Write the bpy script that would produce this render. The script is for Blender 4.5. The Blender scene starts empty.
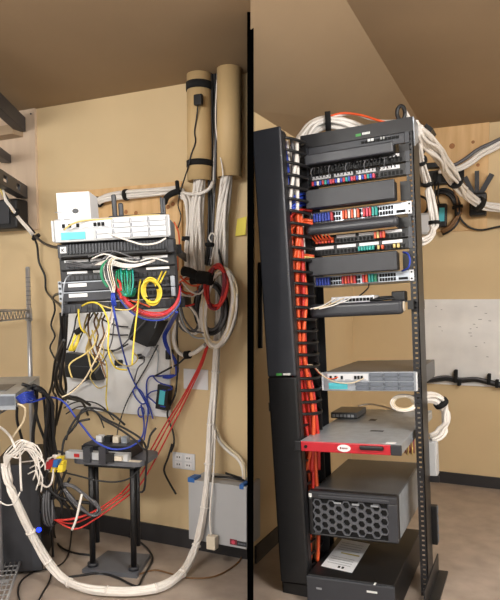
import bpy, bmesh, math, random
from mathutils import Vector, Matrix
random.seed(7)
S = bpy.context.scene
COL = S.collection
# ------------------------------------------------------------------ camera
FPX, PPX, PPY, PITCH, YAW, CAMH = 612.0, 250.0, 346.0, math.radians(4), math.radians(24.4), 1.32
cd = bpy.data.cameras.new('camera'); cam = bpy.data.objects.new('camera', cd); COL.objects.link(cam)
cd.sensor_fit = 'HORIZONTAL'; cd.sensor_width = 36; cd.lens = 36 * FPX / 500
cd.shift_x = 0.0; cd.shift_y = (PPY - 300) / 500; cd.clip_start = .02
cam.location = (0, 0, CAMH); cam.rotation_euler = (math.pi / 2 - PITCH, 0, YAW)
S.camera = cam
# ------------------------------------------------------------------ world, lights, exposure
S.view_settings.view_transform = 'Standard'; S.view_settings.look = 'None'
S.view_settings.gamma = 1.0; S.view_settings.use_curve_mapping = False
S.view_settings.exposure = 0.0
wd = bpy.data.worlds.new('room_air'); S.world = wd; wd.use_nodes = True
bg = wd.node_tree.nodes['Background']; bg.inputs[0].default_value = (1.0, .96, .90, 1); bg.inputs[1].default_value = .95
LIGHTS = [((-1.45, -.15), 150), ((.95, 1.30), 158)]      # ceiling fixtures: position and watts

# ------------------------------------------------------------------ unprojection (measured points of the place)
FW = Vector((-math.sin(YAW) * math.cos(PITCH), math.cos(YAW) * math.cos(PITCH), -math.sin(PITCH)))
RT = Vector((math.cos(YAW), math.sin(YAW), 0)); UPV = RT.cross(FW); CAM = Vector((0, 0, CAMH))
def ray(x, y): return FW + RT * ((x - PPX) / FPX) - UPV * ((y - PPY) / FPX)
def G(x, y, z=0.0):
    r = ray(x, y); return CAM + r * ((z - CAMH) / r.z)
def D(x, y, d): return CAM + ray(x, y) * d
class Frame:
    def __init__(s, origin, lean=0.0, rz=0.0):
        s.R = Matrix.Rotation(rz, 3, 'Z') @ Matrix.Rotation(-lean, 3, 'Y'); s.O = Vector(origin)
        s.M = Matrix.Translation(s.O) @ s.R.to_4x4()
    def w(s, u, v, z): return s.O + s.R @ Vector((u, v, z))
    def loc(s, x, y, v=0.0):                 # the frame point at depth v that is seen at x, y
        Rt = s.R.transposed(); r = Rt @ ray(x, y); c = Rt @ (CAM - s.O)
        return c + r * ((v - c.y) / r.y)
    def locz(s, x, y, z):
        Rt = s.R.transposed(); r = Rt @ ray(x, y); c = Rt @ (CAM - s.O)
        return c + r * ((z - c.z) / r.z)
    def locx(s, x, y, u):
        Rt = s.R.transposed(); r = Rt @ ray(x, y); c = Rt @ (CAM - s.O)
        return c + r * ((u - c.x) / r.x)
    def at(s, x, y, v=0.0): return s.O + s.R @ s.loc(x, y, v)
WORLD = Frame((0, 0, 0))
YL = 2.805; YR = 4.632; XW = -1.23; HL = 2.446; HR = 2.567
WL = Frame((0, YL, 0)); WR = Frame((0, YR, 0))
LEAN = math.radians(3.0)
_f = G(429, 597); FR = Frame((0, 0, 0), LEAN); FR = Frame(_f - FR.R @ Vector((.2575, 0, 0)), LEAN)
_m = FR.w(-.311, -.25, 1.365); FM = Frame((0, 0, 0), math.radians(4.1)); FM = Frame(_m - FM.R @ Vector((0, 0, 1.365)), math.radians(4.1))
FL = Frame(D(118, 310, 2.45), math.radians(3.2), math.radians(25))
def wl(x, y, off=.02): return WL.at(x, y, -off)
def wr(x, y, off=.02): return WR.at(x, y, -off)

# ------------------------------------------------------------------ materials
def lin(c): return tuple(((v / 255) / 12.92 if v / 255 <= .04045 else ((v / 255 + .055) / 1.055) ** 2.4) for v in c) + (1,)
MATS = {}
def mat(name, rgb, rough=.5, metal=0.0, var=.12, scale=14.0, bump=0.0, stretch=(1, 1, 1), emit=0, rgb2=None, detail=4):
    m = bpy.data.materials.new(name); m.use_nodes = True; nt = m.node_tree; n = nt.nodes; l = nt.links
    b = n['Principled BSDF']; b.inputs['Roughness'].default_value = rough; b.inputs['Metallic'].default_value = metal
    c = lin(rgb)
    tc = n.new('ShaderNodeTexCoord'); mp = n.new('ShaderNodeMapping'); mp.inputs['Scale'].default_value = stretch
    nz = n.new('ShaderNodeTexNoise'); nz.inputs['Scale'].default_value = scale; nz.inputs['Detail'].default_value = detail
    l.new(tc.outputs['Object'], mp.inputs[0]); l.new(mp.outputs[0], nz.inputs['Vector'])
    rp = n.new('ShaderNodeValToRGB'); rp.color_ramp.elements[0].position = .3; rp.color_ramp.elements[1].position = .7
    c2 = lin(rgb2) if rgb2 else tuple(min(1, v * (1 + var)) for v in c[:3]) + (1,)
    rp.color_ramp.elements[0].color = tuple(v * (1 - var) for v in c[:3]) + (1,) if not rgb2 else c
    rp.color_ramp.elements[1].color = c2
    l.new(nz.outputs['Fac'], rp.inputs[0]); l.new(rp.outputs[0], b.inputs['Base Color'])
    if bump:
        bp = n.new('ShaderNodeBump'); bp.inputs['Strength'].default_value = bump; bp.inputs['Distance'].default_value = .004
        l.new(nz.outputs['Fac'], bp.inputs['Height']); l.new(bp.outputs[0], b.inputs['Normal'])
    if emit:
        b.inputs['Emission Color'].default_value = c; b.inputs['Emission Strength'].default_value = emit
    MATS[name] = m; return m
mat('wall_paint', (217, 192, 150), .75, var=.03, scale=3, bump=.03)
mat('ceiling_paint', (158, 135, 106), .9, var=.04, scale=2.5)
mat('floor_vinyl', (154, 140, 128), .34, rgb2=(178, 163, 150), scale=9, detail=9)
mat('base_rubber', (48, 46, 48), .5, var=.1)
mat('divider_paint', (2, 2, 2), 1.0, var=.1).node_tree.nodes['Principled BSDF'].inputs['Specular IOR Level'].default_value = 0
mat('plywood', (214, 172, 118), .6, rgb2=(232, 194, 142), scale=5, stretch=(5, 1, .6), detail=6)
mat('plywood_pale', (202, 178, 154), .65, rgb2=(216, 193, 168), scale=4, stretch=(4, 1, .6), detail=6)
mat('knot', (168, 112, 66), .6, var=.2, scale=40)
mat('cleat_wood', (168, 144, 116), .65, var=.08, stretch=(.4, 1, 6))
mat('board_white', (246, 245, 244), .45, var=.04, scale=5)
mat('board_dirty', (228, 227, 226), .5, rgb2=(244, 243, 241), scale=6, detail=8)
mat('duct', (206, 176, 128), .6, var=.03, scale=4)
mat('black_metal', (30, 30, 33), .42, var=.12)
mat('black_plastic', (22, 22, 24), .45, var=.15)
mat('black_satin', (52, 54, 60), .36, var=.08, scale=6)
mat('dark_grey', (54, 56, 62), .42, var=.08)
mat('charcoal', (46, 47, 52), .45, var=.1)
mat('bezel_grey', (92, 94, 100), .4, var=.08)
mat('bracket', (54, 54, 60), .45, var=.1)
mat('velcro', (17, 17, 18), .9, var=.2, scale=90)
mat('hole_black', (8, 8, 9), .8, var=.1)
mat('white_metal', (222, 224, 228), .4, var=.03)
mat('silver', (176, 182, 190), .35, .55, var=.08, scale=30)
mat('silver_dark', (112, 118, 128), .4, .4, var=.12, scale=30)
mat('steel_top', (104, 106, 110), .38, .5, var=.08, scale=8)
mat('galv', (176, 183, 190), .36, .3, var=.12, scale=22)
mat('chrome', (188, 188, 190), .28, .5, var=.05)
mat('white_card', (240, 240, 242), .55, var=.02)
mat('paper', (232, 233, 236), .6, var=.02)
mat('paper_print', (150, 152, 156), .6, var=.2, scale=60)
mat('gold_print', (176, 160, 90), .6, var=.1)
mat('yellow_note', (238, 222, 96), .6, var=.03)
mat('cyan_label', (88, 200, 214), .45, var=.06)
mat('green_mark', (72, 150, 74), .5, var=.05)
mat('white_mark', (226, 228, 226), .5, var=.03)
mat('blue_tape', (46, 104, 178), .5, var=.1)
mat('red_paint', (186, 30, 44), .35, var=.06)
mat('dark_red', (128, 40, 54), .5, var=.1)
mat('red_plug', (196, 44, 52), .4)
mat('grey_enamel', (176, 177, 180), .42, var=.03, scale=5)
mat('box_grey', (196, 198, 200), .45, var=.04)
mat('beige_plastic', (222, 210, 190), .45, var=.04)
mat('w_cable', (238, 232, 225), .45, var=.05, scale=20)
mat('cream_cable', (222, 204, 172), .45, var=.06)
mat('k_cable', (26, 26, 28), .45, var=.2)
mat('g_cable', (98, 98, 102), .45, var=.1)
mat('r_cable', (206, 52, 44), .42, var=.08)
mat('pink_cable', (212, 70, 96), .42, var=.08)
mat('o_cable', (232, 92, 46), .42, var=.1)
mat('y_cable', (232, 206, 62), .42, var=.08)
mat('pale_y_cable', (220, 196, 122), .42, var=.08)
mat('brown_cable', (120, 86, 52), .5, var=.12)
mat('b_cable', (40, 66, 172), .42, var=.1)
mat('gr_cable', (30, 132, 92), .42, var=.1)
mat('teal_cable', (40, 160, 150), .42, var=.1)
mat('blue_led', (30, 60, 255), .3, emit=2.5)
mat('lamp_tube', (255, 244, 226), .5, emit=3)
def M_(n): return MATS[n]

# ------------------------------------------------------------------ mesh builder
class MB:
    def __init__(s): s.v = []; s.f = []; s.sm = []
    def add(s, vs, fs, smooth=False):
        o = len(s.v); s.v += [Vector(p) for p in vs]; s.f += [tuple(i + o for i in f) for f in fs]; s.sm += [smooth] * len(fs); return s
    def box(s, a0, a1, b0, b1, c0, c1):
        vs = [(x, y, z) for z in (c0, c1) for y in (b0, b1) for x in (a0, a1)]
        return s.add(vs, [(0, 2, 3, 1), (4, 5, 7, 6), (0, 1, 5, 4), (2, 6, 7, 3), (0, 4, 6, 2), (1, 3, 7, 5)])
    def rbox(s, a0, a1, b0, b1, c0, c1, r=.004, seg=2):
        bm = bmesh.new(); bmesh.ops.create_cube(bm, size=1)
        for v in bm.verts: v.co = Vector((a0 + (v.co.x + .5) * (a1 - a0), b0 + (v.co.y + .5) * (b1 - b0), c0 + (v.co.z + .5) * (c1 - c0)))
        r = min(r, .45 * min(abs(a1 - a0), abs(b1 - b0), abs(c1 - c0)))
        bmesh.ops.bevel(bm, geom=list(bm.edges), offset=r, segments=seg, affect='EDGES', profile=.5)
        bm.verts.index_update(); s.add([v.co.copy() for v in bm.verts], [[v.index for v in f.verts] for f in bm.faces]); bm.free(); return s
    def obox(s, p, ax, ay, az):            # oriented box: centre and three half vectors
        vs = [p + ax * i + ay * j + az * k for k in (-1, 1) for j in (-1, 1) for i in (-1, 1)]
        return s.add(vs, [(0, 2, 3, 1), (4, 5, 7, 6), (0, 1, 5, 4), (2, 6, 7, 3), (0, 4, 6, 2), (1, 3, 7, 5)])
    def cyl(s, p0, p1, r, n=12, r1=None, cap=True):
        p0 = Vector(p0); p1 = Vector(p1); t = (p1 - p0).normalized(); a = t.orthogonal().normalized(); b = t.cross(a); r1 = r if r1 is None else r1
        vs = [p + (a * math.cos(2 * math.pi * i / n) + b * math.sin(2 * math.pi * i / n)) * q for p, q in ((p0, r), (p1, r1)) for i in range(n)]
        s.add(vs, [(i, (i + 1) % n, n + (i + 1) % n, n + i) for i in range(n)], True)
        if cap: o = len(s.v) - 2 * n; s.f += [tuple(o + i for i in reversed(range(n))), tuple(o + n + i for i in range(n))]; s.sm += [False, False]
        return s
    def prism(s, poly, h):                 # poly: list of points, h: extrusion vector
        n = len(poly); poly = [Vector(p) for p in poly]; h = Vector(h)
        return s.add(poly + [p + h for p in poly], [tuple(range(n))[::-1], tuple(range(n, 2 * n))] + [(i, (i + 1) % n, n + (i + 1) % n, n + i) for i in range(n)])
    def ring(s, c, ax, ay, az, r0, r1, n=6, ph=0):   # flat ring of n sides, thickness az
        vs = []
        for k in (0, 1):
            for r in (r0, r1):
                vs += [Vector(c) + (ax * math.cos(ph + 2 * math.pi * i / n) + ay * math.sin(ph + 2 * math.pi * i / n)) * r + az * k for i in range(n)]
        fs = []
        for i in range(n):
            j = (i + 1) % n
            fs += [(i, j, n + j, n + i), (2 * n + i, 3 * n + i, 3 * n + j, 2 * n + j), (i, 2 * n + i, 2 * n + j, j), (n + i, n + j, 3 * n + j, 3 * n + i)]
        return s.add(vs, fs)
    def tube(s, pts, r, n=6, res=None):
        pts = spline(pts, res); t = None; rings = []; a = None
        for i, p in enumerate(pts):
            q = (pts[min(i + 1, len(pts) - 1)] - pts[max(i - 1, 0)])
            if q.length < 1e-7: q = t if t else Vector((0, 0, 1))
            t = q.normalized(); a = t.orthogonal() if a is None else a - t * a.dot(t)
            if a.length < 1e-6: a = t.orthogonal()
            a = a.normalized(); b = t.cross(a); rings += [p + (a * math.cos(2 * math.pi * k / n) + b * math.sin(2 * math.pi * k / n)) * r for k in range(n)]
        m = len(pts); fs = [(i * n + k, i * n + (k + 1) % n, (i + 1) * n + (k + 1) % n, (i + 1) * n + k) for i in range(m - 1) for k in range(n)]
        s.add(rings, fs, True); o = len(s.v) - m * n
        s.f += [tuple(o + k for k in reversed(range(n))), tuple(o + (m - 1) * n + k for k in range(n))]; s.sm += [False, False]; return s
def spline(pts, res=None):
    pts = [Vector(p) for p in pts]
    if len(pts) < 3 and res is None: return pts
    out = []
    for i in range(len(pts) - 1):
        p0 = pts[max(i - 1, 0)]; p1 = pts[i]; p2 = pts[i + 1]; p3 = pts[min(i + 2, len(pts) - 1)]
        k = res or max(3, min(10, int((p2 - p1).length / .02)))
        for j in range(k):
            t = j / k; out.append(.5 * ((2 * p1) + (p2 - p0) * t + (2 * p0 - 5 * p1 + 4 * p2 - p3) * t * t + (3 * p1 - p0 - 3 * p2 + p3) * t ** 3))
    out.append(pts[-1]); return out
def mesh_of(mb, name, m, base=Vector((0, 0, 0))):
    me = bpy.data.meshes.new(name); base = Vector(base)
    me.from_pydata([tuple(p - base) for p in mb.v], [], mb.f); me.update()
    me.polygons.foreach_set('use_smooth', mb.sm); me.materials.append(M_(m))
    bm = bmesh.new(); bm.from_mesh(me); bmesh.ops.recalc_face_normals(bm, faces=bm.faces); bm.to_mesh(me); bm.free()
    return me
def tag(o, label=None, cat=None, group=None, kind=None):
    if label: o['label'] = label
    if cat: o['category'] = cat
    if group: o['group'] = group
    if kind: o['kind'] = kind
    return o
BASE = {}
def thing(name, label, cat, base, fr=WORLD, group=None, kind=None):
    o = bpy.data.objects.new(name, None); COL.objects.link(o); o.empty_display_size = .05
    base = Vector(base); o.matrix_world = fr.M @ Matrix.Translation(base); BASE[o.name] = base
    return tag(o, label, cat, group, kind)
def part(name, mb, m, parent, label=None, kind=None):
    base = BASE[parent.name]; o = bpy.data.objects.new(name, mesh_of(mb, name, m, base)); COL.objects.link(o)
    o.parent = parent; BASE[o.name] = base; return tag(o, label, None, None, kind)
def solo(name, mb, m, label, cat, fr=WORLD, group=None, kind=None, base=None):
    if base is None:
        base = Vector((sum(p.x for p in mb.v) / len(mb.v), sum(p.y for p in mb.v) / len(mb.v), min(p.z for p in mb.v)))
    o = bpy.data.objects.new(name, mesh_of(mb, name, m, base)); COL.objects.link(o)
    o.matrix_world = fr.M @ Matrix.Translation(Vector(base)); BASE[o.name] = Vector(base); return tag(o, label, cat, group, kind)
def copies(name, mb, m, parent, spots, label=None):      # alike pieces sharing one mesh
    me = mesh_of(mb, name, m)
    b = BASE[parent.name]
    for p in spots:
        o = bpy.data.objects.new(name, me); COL.objects.link(o); o.parent = parent; o.location = Vector(p) - b
        if label: o['label'] = label
def struct(name, mb, m): return solo(name, mb, m, None, None, kind='structure', base=(0, 0, 0))
def cable(label, pts, r, m, group=None, name='cable', n=6, cat='cable'):
    return solo(name, MB().tube(pts, r * .8, n), m, label, cat, group=group)
def loop_pts(fn, cx, cy, rx, ry, turns=1.0, ph=0.0, rot=0.0, jit=1.0, n=14):
    out = []
    for i in range(int(n * turns) + 1):
        a = ph + 2 * math.pi * i / n; x = rx * math.cos(a); y = ry * math.sin(a)
        x, y = x * math.cos(rot) - y * math.sin(rot), x * math.sin(rot) + y * math.cos(rot)
        out.append(fn(cx + x + random.uniform(-jit, jit), cy + y + random.uniform(-jit, jit), i))
    return out
def bundle(label, pts, R, cols, r, ties=(), group=None, name='cable_bundle', twist=1.5, flare=None, tie_r=1.25, tie_m='velcro', n=5):
    """a tied bundle: each strand and each tie a part"""
    base = Vector(pts[0]); t = thing(name, label, 'cable bundle', base, group=group)
    P = spline(pts); Ls = [0]
    for i in range(1, len(P)): Ls.append(Ls[-1] + (P[i] - P[i - 1]).length)
    N = len(cols)
    for k, c in enumerate(cols):
        rr = R * (0 if N == 1 else math.sqrt((k + .5) / N)); a0 = k * 2.4; q = []
        for i in range(0, len(P), 2):
            tg = (P[min(i + 1, len(P) - 1)] - P[max(i - 1, 0)]).normalized()
            a = tg.orthogonal().normalized() if abs(tg.z) > .95 else tg.cross(Vector((0, 0, 1))).normalized(); b = tg.cross(a)
            f = flare(Ls[i] / Ls[-1]) if flare else 1
            an = a0 + twist * Ls[i] / .5 * .5 + .5 * math.sin(k * 1.7 + Ls[i] * 9)
            q.append(P[i] + (a * math.cos(an) + b * math.sin(an)) * rr * f)
        part('cable', MB().tube(q, r, n, res=2), c, t)
    for s in ties:
        L = s * Ls[-1]; i = min(range(len(P)), key=lambda j: abs(Ls[j] - L)); tg = (P[min(i + 1, len(P) - 1)] - P[max(i - 1, 0)]).normalized()
        part('cable_tie', MB().cyl(P[i] - tg * (R * .45 if tie_m == 'velcro' else .004), P[i] + tg * (R * .45 if tie_m == 'velcro' else .004), R * tie_r + r, 12), tie_m, t)
    return t

# ------------------------------------------------------------------ the setting
e = .1
pL = WORLD.loc
corner = Vector((XW, YL, 0))
struct('floor', MB().box(-6, 3.2, -1.2, 5.2, -.1, 0), 'floor_vinyl')
struct('wall_back_left', MB().box(-6, WL.loc(248.5, 400, 0).x, YL, YL + e, 0, 2.75), 'wall_paint')
struct('wall_side', MB().box(XW - .02, XW, YL - .04, YR + e, 0, 2.75), 'wall_paint')
struct('wall_back_right', MB().box(XW, 3.2, YR, YR + e, 0, 2.75), 'wall_paint')
# ceiling: the right bay slopes down to the side wall; the left bay is a little lower
dirp = Vector((ray(250.5, 303).x, ray(250.5, 303).y, 0)).normalized(); XC = -.72
def fin(x): return Vector((x, x * dirp.y / dirp.x, 0))          # point of the line of sight along the partition
pc = fin(XW); pm = fin(XC); pn = fin(-.01)
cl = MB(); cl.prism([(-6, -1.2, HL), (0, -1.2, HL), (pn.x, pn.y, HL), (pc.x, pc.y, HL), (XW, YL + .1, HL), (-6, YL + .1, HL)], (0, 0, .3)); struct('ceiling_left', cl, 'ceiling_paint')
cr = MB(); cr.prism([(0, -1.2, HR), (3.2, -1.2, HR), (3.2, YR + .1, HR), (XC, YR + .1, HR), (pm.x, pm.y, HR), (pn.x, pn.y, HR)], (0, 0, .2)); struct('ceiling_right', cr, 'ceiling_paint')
zw = 2.24
sl = MB(); a_ = [(XW, pc.y, zw), (XC, pm.y, HR), (XC, YR + .1, HR), (XW, YR + .1, zw + .05)]
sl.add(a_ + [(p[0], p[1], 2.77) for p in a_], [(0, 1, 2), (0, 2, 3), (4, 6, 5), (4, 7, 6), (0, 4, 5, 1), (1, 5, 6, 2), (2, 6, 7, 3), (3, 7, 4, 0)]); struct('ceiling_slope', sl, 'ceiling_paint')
# partition end between the two bays, its faces lie in line with the viewer
def at_d(x, d): q = D(x, 303, d); return Vector((q.x, q.y, 0))
pt = MB().prism([at_d(247.2, 2.45), at_d(253.6, 2.45), at_d(253.2, 3.06), at_d(247.7, 3.10)], (0, 0, 2.65)); struct('wall_partition', pt, 'divider_paint')
# baseboards
bh = .085
struct('baseboard_left', MB().box(-6, WL.loc(248, 540, 0).x, YL - .012, YL, 0, .098), 'base_rubber')
struct('baseboard_side', MB().box(XW, XW + .012, YL - .04, YR, 0, .09), 'base_rubber')
struct('baseboard_right', MB().box(XW + .012, 3.2, YR - .012, YR, 0, .082), 'base_rubber')
# ceiling light fixtures (nearer than the frame shows)
for i, ((lx, ly), pw) in enumerate(LIGHTS):
    h = HL if i == 0 else HR
    t = thing('ceiling_light', ['long white ceiling light over the cluttered left bay', 'long white ceiling light over the tidy rack bay'][i], 'light', (lx, ly, h), group='ceiling lights')
    part('housing', MB().rbox(lx - .62, lx + .62, ly - .16, ly + .16, h - .07, h, .01), 'white_metal', t)
    for k in (-1, 1): part('tube', MB().cyl((lx - .58, ly + k * .06, h - .11), (lx + .58, ly + k * .06, h - .11), .019, 12), 'lamp_tube', t)
    for k in (-1, 0, 1):                # the bare tubes shine to all sides
        ld = bpy.data.lights.new('tube_light', 'POINT'); ld.energy = pw / 3; ld.shadow_soft_size = .12; ld.color = (1, .98, .945)
        lo = bpy.data.objects.new('tube_light', ld); COL.objects.link(lo); lo.location = (lx + k * .4, ly, h - .26)

def rect(fr, x0, y0, x1, y1, v):      # frame rectangle from two opposite picture corners
    a = fr.loc(x0, y0, v); b = fr.loc(x1, y1, v); return a.x, b.x, b.z, a.z
def panel(mb, fr, x0, y0, x1, y1, v0, v1, r=0):
    u0, u1, z0, z1 = rect(fr, x0, y0, x1, y1, v0); z0, z1 = min(z0, z1), max(z0, z1)
    return mb.rbox(u0, u1, min(v0, v1), max(v0, v1), z0, z1, r) if r else mb.box(u0, u1, min(v0, v1), max(v0, v1), z0, z1)

# ================================================================== RIGHT BAY: the tidy rack
RW = .2575; FLG = .034; PD = .15; RH = 2.13
rk = thing('equipment_rack', 'tall black two-post equipment rack leaning slightly, standing on the floor', 'rack', (0, 0, 0), FR)
def flange(sx):
    m = MB(); o = sx * RW; i = sx * (RW - FLG); a, b = min(o, i), max(o, i); c = (a + b) / 2
    m.box(a, c - .006, 0, .004, 0, RH); m.box(c + .006, b, 0, .004, 0, RH)
    z = .03; pz = 0
    while z < RH - .02:
        m.box(c - .006, c + .006, 0, .004, pz, z); pz = z + .008; z += .02225
    m.box(c - .006, c + .006, 0, .004, pz, RH); return m
for sx in (-1, 1):
    p = part('post', MB().box(min(sx * RW, sx * (RW - .004)), max(sx * RW, sx * (RW - .004)), 0, PD, 0, RH), 'black_metal' if sx < 0 else 'black_metal', rk)
    part('front_flange', flange(sx), 'black_metal', p)
    m = MB(); m.box(min(sx * RW, sx * (RW - FLG)), max(sx * RW, sx * (RW - FLG)), PD - .004, PD, 0, RH); part('rear_flange', m, 'black_metal', p)
    part('foot_angle', MB().box(min(sx * RW, sx * (RW + .006)), max(sx * RW, sx * (RW + .006)), -.14, PD + .14, .0, .09).box(min(sx * RW, sx * (RW + .05)), max(sx * RW, sx * (RW + .05)), -.14, PD + .14, 0.0, .008), 'black_metal', rk)
part('top_angle', MB().box(-RW, RW, -.004, 0, RH - .06, RH).box(-RW, RW, 0, .05, RH - .004, RH), 'black_metal', rk)
part('rear_top_angle', MB().box(-RW, RW, PD, PD + .004, RH - .06, RH).box(-RW, RW, PD - .05, PD, RH - .004, RH), 'black_metal', rk)
part('corner_gusset', MB().prism([(RW, 0, RH), (RW, .12, RH), (RW, .12, RH - .08), (RW, .02, RH - .12)], (.004, 0, 0)), 'silver', rk)
m = MB(); z = FR.loc(357, 135.5, 0).z
m.box(-.024 + .03, .0 + .03, -.006, -.004, z - .006, z + .005); part('logo_mark', m, 'green_mark', rk, 'small green logo mark')
m = MB()
for k in range(6): m.box(.036 + k * .006, .0405 + k * .006, -.006, -.004, z - .003, z + .007)
part('logo_letters', m, 'white_mark', rk, 'small white logo lettering')

def Z(y, x=360, v=0.0): return FR.loc(x, y, v).z
def gear(name, label, y0, y1, v0, v1, u0=-.222, u1=.222, m='black_satin', cat='network gear', ears=None, r=.003, group=None):
    za, zb = Z(y1, v=v0), Z(y0, v=v0); t = thing(name, label, cat, ((u0 + u1) / 2, v0, za), FR, group)
    b = part('body', MB().rbox(u0, u1, v0, v1, za, zb, r), m, t)
    if ears:
        for sx in (-1, 1): part('mounting_ear', MB().box(min(sx * .2225, sx * .2415), max(sx * .2225, sx * .2415), -.007, -.002, za, zb), ears, t)
    return t, za, zb
# 1: switch at the top with lit ports
t, a, b = gear('network_switch', 'black network switch topmost in the rack, its ports half hidden by a duct cover', 139.5, 150, -.004, .2, m='dark_grey', cat='switch', ears='dark_grey')
m = MB()
for i in range(10): m.box(.03 + i * .017, .043 + i * .017, -.008, -.004, b - .022, b - .010)
part('ports', m, 'hole_black', t); m = MB()
for x in (.06, .075, .118, .122): m.box(x, x + .012, -.0085, -.005, b - .016, b - .005)
part('port_lights', m, 'white_mark', t)
m = MB(); m.box(-.10, .02, -.007, -.004, a + .004, a + .008); part('trim_line', m, 'silver', t)
def duct_cover(label, y0, y1, v0, u0, u1, mm='black_satin', rr=.012, name='cable_duct_cover'):
    t, a, b = None, Z(y1, v=v0), Z(y0, v=v0)
    t = thing(name, label, 'cable duct', ((u0 + u1) / 2, v0, a), FR)
    part('cover', MB().rbox(u0, u1, v0, v0 + .022, a, b, rr), mm, t)
    part('side_bracket', MB().box(u0 + .004, u0 + .012, v0 + .02, -.003, a + .004, b - .004), 'black_plastic', t)
    part('side_bracket', MB().box(u1 - .012, u1 - .004, v0 + .02, -.003, a + .004, b - .004), 'black_plastic', t)
    for sx in (-1, 1): part('mounting_plate', MB().box(min(sx * .195, sx * .24), max(sx * .195, sx * .24), -.005, -.001, a, b), 'black_plastic', t)
    part('floor_plate', MB().box(u0 + .012, u1 - .012, v0 + .02, -.004, a + .002, a + .006), 'black_plastic', t); return t, a, b
duct_cover('slim black cable duct cover just below the top switch', 146, 157, -.085, -.215, .185, rr=.006)
def patch(label, y0, y1, strip=None, ports=24, v0=-.006, mm='black_plastic', gap=True):
    t, a, b = gear('patch_bay', label, y0, y1, v0, .03, m=mm, cat='patch panel', ears='dark_grey')
    h = b - a; m = MB(); 
    for i in range(ports):
        u = -.205 + (i + .5) * .41 / ports + ((i // 6) - 1.5) * .004
        m.box(u - .0055, u + .0055, v0 - .003, v0, a + h * .12, a + h * .45)
    part('ports', m, 'hole_black', t)
    if strip:
        for k in range(4):
            if k in strip: part('label_strip', MB().box(-.205 + k * .1045, -.205 + k * .1045 + .088, v0 - .003, v0, a + h * .60, a + h * .88), 'white_card', t)
    return t, a, b
patch('black patch panel behind dark cables under the slim duct cover', 158, 168, strip=(0, 1, 2, 3))
patch('black patch panel with a long white label strip and red blue plugs', 169, 181, strip=(0, 1, 2, 3))
def plugs(parent_label, cols, u0, u1, za, zb, v0=-.010, w=.010, d=.02):
    """each plug a short cable boot of its own colour group"""
    t = thing('cable_plugs', parent_label, 'plugs', ((u0 + u1) / 2, v0, za), FR)
    n = len(cols)
    for i, c in enumerate(cols):
        if not c: continue
        u = u0 + (i + .5) * (u1 - u0) / n
        part('plug', MB().rbox(u - w / 2, u + w / 2, v0 - d, v0, za, zb, .002, 1), c, t)
    return t
cc = ['red_plug', 'b_cable', 'w_cable', 'b_cable', 'red_plug', 'teal_cable', 'b_cable', 'pink_cable'] * 3
plugs('row of red, blue and white plugs in the second patch panel', cc, -.205, .09, Z(181), Z(176.5))
# black loose patch cables in front of the two upper panels
t = thing('patch_cable_tangle', 'dense row of thin black patch cables looping before the upper panels', 'cables', (0, -.02, Z(175)), FR)
for i in range(24):
    u = -.195 + i * .0165; q = [Vector((u, -.008, Z(164))), Vector((u + .004, -.04, Z(163))), Vector((u + random.uniform(-.006, .006), -.052, Z(168))), Vector((u - .003, -.03, Z(173.5)))]
    part('cable', MB().tube(q, .0028, 5), 'k_cable' if i % 5 else 'g_cable', t)
t1, a, b = duct_cover('wide flat dark grey duct cover, upper of the two in the rack', 183, 202.5, -.09, -.215, .185, 'charcoal', .004)
# silver switch with coloured plugs
def silver_switch(label, y0, y1, plug_cols, plab):
    t, a, b = gear('network_switch', label, y0, y1, -.006, .22, m='silver', cat='switch', ears='white_metal')
    m = MB(); h = b - a
    for r_ in (0, 1):
        for i in range(24):
            u = -.15 + i * .0125 + (i // 6) * .005; m.box(u, u + .0095, -.009, -.006, a + h * (.12 + .4 * r_), a + h * (.42 + .4 * r_))
    m.box(.175, .215, -.009, -.006, a + h * .15, a + h * .38)
    part('ports', m, 'hole_black', t)
    sc = MB()
    for sx in (-1, 1):
        for k in (.2, .8): sc.cyl((sx * .232, -.010, a + h * k), (sx * .232, -.007, a + h * k), .004, 8)
    part('ear_screws', sc, 'hole_black', t)
    plugs(plab, plug_cols, -.205, .11, a + h * .1, a + h * .85, v0=-.0095)
    return t, a, b
silver_switch('silver network switch between the upper duct cover and the rounded bar', 207, 219,
              ['b_cable'] * 6 + ['red_plug', None, None, None, 'o_cable', 'o_cable', 'w_cable', 'o_cable', 'w_cable', 'o_cable', None, 'red_plug', 'pink_cable', 'red_plug', 'teal_cable', 'teal_cable', None], 'blue, orange and teal plugs in the upper silver switch')
bar = thing('cable_bar', 'rounded black cable manager bar under the upper silver switch', 'cable duct', (0, -.06, Z(230)), FR)
zb_ = Z(225, v=-.07); part('bar', MB().rbox(-.222, .195, -.095, -.05, zb_ - .024, zb_ + .024, .02, 4), 'black_satin', bar)
part('bracket', MB().box(-.24, -.2, -.06, -.001, zb_ - .022, zb_ + .022), 'black_plastic', bar)
part('bracket', MB().box(.18, .24, -.008, -.001, zb_ - .022, zb_ + .022).box(.18, .19, -.06, -.001, zb_ - .022, zb_ + .022), 'black_plastic', bar)
patch('black patch panel with orange cables directly below the rounded bar', 232, 241.5, strip=(1, 2, 3))
patch('black patch panel with bright white label strips above the lower duct cover', 242, 252.5, strip=(0, 1, 2, 3))
plugs('cluster of orange plugs at the left of the middle patch panel', ['o_cable', 'red_plug', 'o_cable', 'o_cable', 'red_plug', 'o_cable'], -.20, -.11, Z(240.5), Z(235))
plugs('small cluster of salmon plugs at the right of the middle patch panel', ['o_cable', 'pale_y_cable', 'red_plug', 'o_cable'], .075, .125, Z(240.5), Z(234))
plugs('teal plugs in the label-striped patch panel', ['teal_cable'] * 6, .0, .075, Z(251.5), Z(247))
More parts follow.
